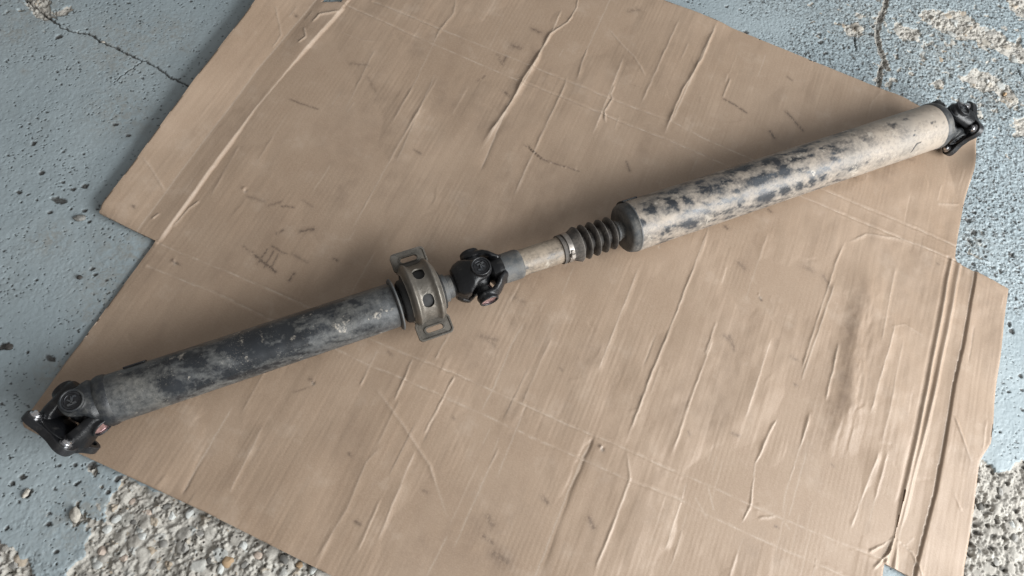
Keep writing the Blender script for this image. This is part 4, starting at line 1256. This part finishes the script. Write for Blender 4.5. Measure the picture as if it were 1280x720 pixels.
# ------------------------------------------------------------------ loose stones and chips on the floor
def rock(name, px, py, rx, ry, rz_, rot, mat, label, cat, seed, group=None, sink=.35):
    bm = bmesh.new()
    bmesh.ops.create_icosphere(bm, subdivisions=3, radius=1)
    for v in bm.verts:
        n = noise(np.array([v.co.x * 1.6 + seed * 3.1]), np.array([v.co.y * 1.6 + v.co.z * 1.3]), seed)[0]
        n2 = noise(np.array([v.co.x * 4 + seed]), np.array([v.co.y * 4 - v.co.z * 3]), seed + 3)[0]
        v.co *= 1 + .26 * n + .10 * n2
        v.co.x *= rx * .001; v.co.y *= ry * .001; v.co.z *= rz_ * .001
    p = at(px, py)
    o = link(name, bm_mesh(name, bm, True, 60), mat, None)
    o.location = (p[0], p[1], rz_ * .001 * (1 - sink)); o.rotation_euler = (0, 0, ROLL + rot)
    tag(o, label, cat, group)
    return o


rock('pebble', 100, 273, 9, 5.5, 4, .25, M['pebble'], 'grey oval pebble on the blue floor beside the raised left flap', 'pebble', 3, sink=.6)
rock('concrete_chip', 95, 644, 7, 11, 5, .2, M['chip'], 'pale concrete crumb on blue paint left of the bare patch', 'chip', 5, sink=.5)
rock('pebble', 12, 434, 6, 5, 3, 0, M['dark'], 'dark brown pebble at the left edge of the picture', 'pebble', 8, sink=.5)
rock('concrete_chip', 33, 617, 3.5, 7, 3, -.5, M['chip'], 'small pale flake below the left flange near the lower left corner', 'chip', 12, sink=.5)
rock('concrete_chip', 129, 53, 3.6, 2, 1.6, -.1, M['chip'], 'tiny cream chip sitting in the crack at upper left', 'chip', 15, sink=.3)
rock('concrete_chip', 1073, 37, 8, 7, 5, .5, M['chip'], 'tan concrete lump left of the wide crack at the top', 'chip', 17, sink=.5)
rock('pebble', 100, 347, 4, 3.6, 2.6, .5, M['dark'], 'tiny brown pebble below the notch of the cardboard', 'pebble', 19, sink=.4)

# stones that stand out of the broken concrete, bedded in the floor
def stone_mesh(seed):
    bm = bmesh.new()
    bmesh.ops.create_icosphere(bm, subdivisions=2, radius=1)
    for v in bm.verts:
        n = noise(np.array([v.co.x * 1.3 + seed * 3.7]), np.array([v.co.y * 1.3 + v.co.z * 1.1]), seed)[0]
        v.co *= 1 + .34 * n
    return bm_mesh('stone', bm, True, 50)


STONE_MATS = dict(w=mat_plain('pale_stone', (0.52, 0.53, 0.51), .7, 0, .25, 160), g=mat_plain('grey_stone', (0.30, 0.29, 0.27), .8, 0, .35, 200),
                  b=mat_plain('brown_stone', (0.36, 0.25, 0.15), .8, 0, .35, 200), d=mat_plain('dark_stone', (0.14, 0.135, 0.125), .8, 0, .4, 200), p=mat_plain('pinkish_stone', (0.46, 0.38, 0.32), .8, 0, .25, 180))
SHAPES = {(k, c): None for k in range(4) for c in STONE_MATS}
rs = random.Random(11)
for px, py, c, r in ((144, 648, 'w', 6), (133, 661, 'w', 6), (175, 671, 'w', 7), (164, 685, 'w', 6), (213, 645, 'w', 6), (236, 641, 'w', 7), (164, 626, 'p', 6), (284, 702, 'b', 8), (303, 682, 'w', 7), (261, 700, 'd', 6),
                     (354, 698, 'd', 8), (206, 632, 'd', 6), (275, 711, 'w', 6), (166, 652, 'd', 5), (305, 706, 'g', 6), (392, 711, 'w', 7), (203, 679, 'g', 6), (184, 640, 'p', 6), (374, 706, 'b', 6), (230, 685, 'g', 7), (154, 698, 'p', 7),
                     (249, 667, 'g', 6), (322, 694, 'p', 6), (126, 688, 'p', 6), (120, 706, 'w', 6), (190, 706, 'g', 7), (18, 704, 'g', 8), (1267, 655, 'w', 8), (1270, 672, 'g', 7), (1228, 634, 'd', 6), (1253, 614, 'g', 6), (1247, 702, 'g', 7),
                     (1224, 690, 'd', 6), (1195, 29, 'w', 6), (1213, 28, 'w', 5), (1208, 44, 'b', 5), (1258, 36, 'p', 6), (1180, 20, 'g', 5), (1240, 52, 'd', 5), (1236, 100, 'w', 5), (1258, 116, 'b', 5), (1272, 64, 'g', 6)):
    k = rs.randrange(4)
    if SHAPES[(k, c)] is None:
        SHAPES[(k, c)] = stone_mesh(k + 20); SHAPES[(k, c)].materials.append(STONE_MATS[c])
    o = link('stone', SHAPES[(k, c)], None, FLOOR)
    p = at(px, py)
    o.location = (p[0], p[1], -.0044)
    o.scale = (r * .001 * rs.uniform(.8, 1.25), r * .001 * rs.uniform(.7, 1.0), r * .001 * rs.uniform(.5, .65)); o.rotation_euler = (rs.uniform(-.3, .3), rs.uniform(-.3, .3), rs.uniform(0, 6.28))
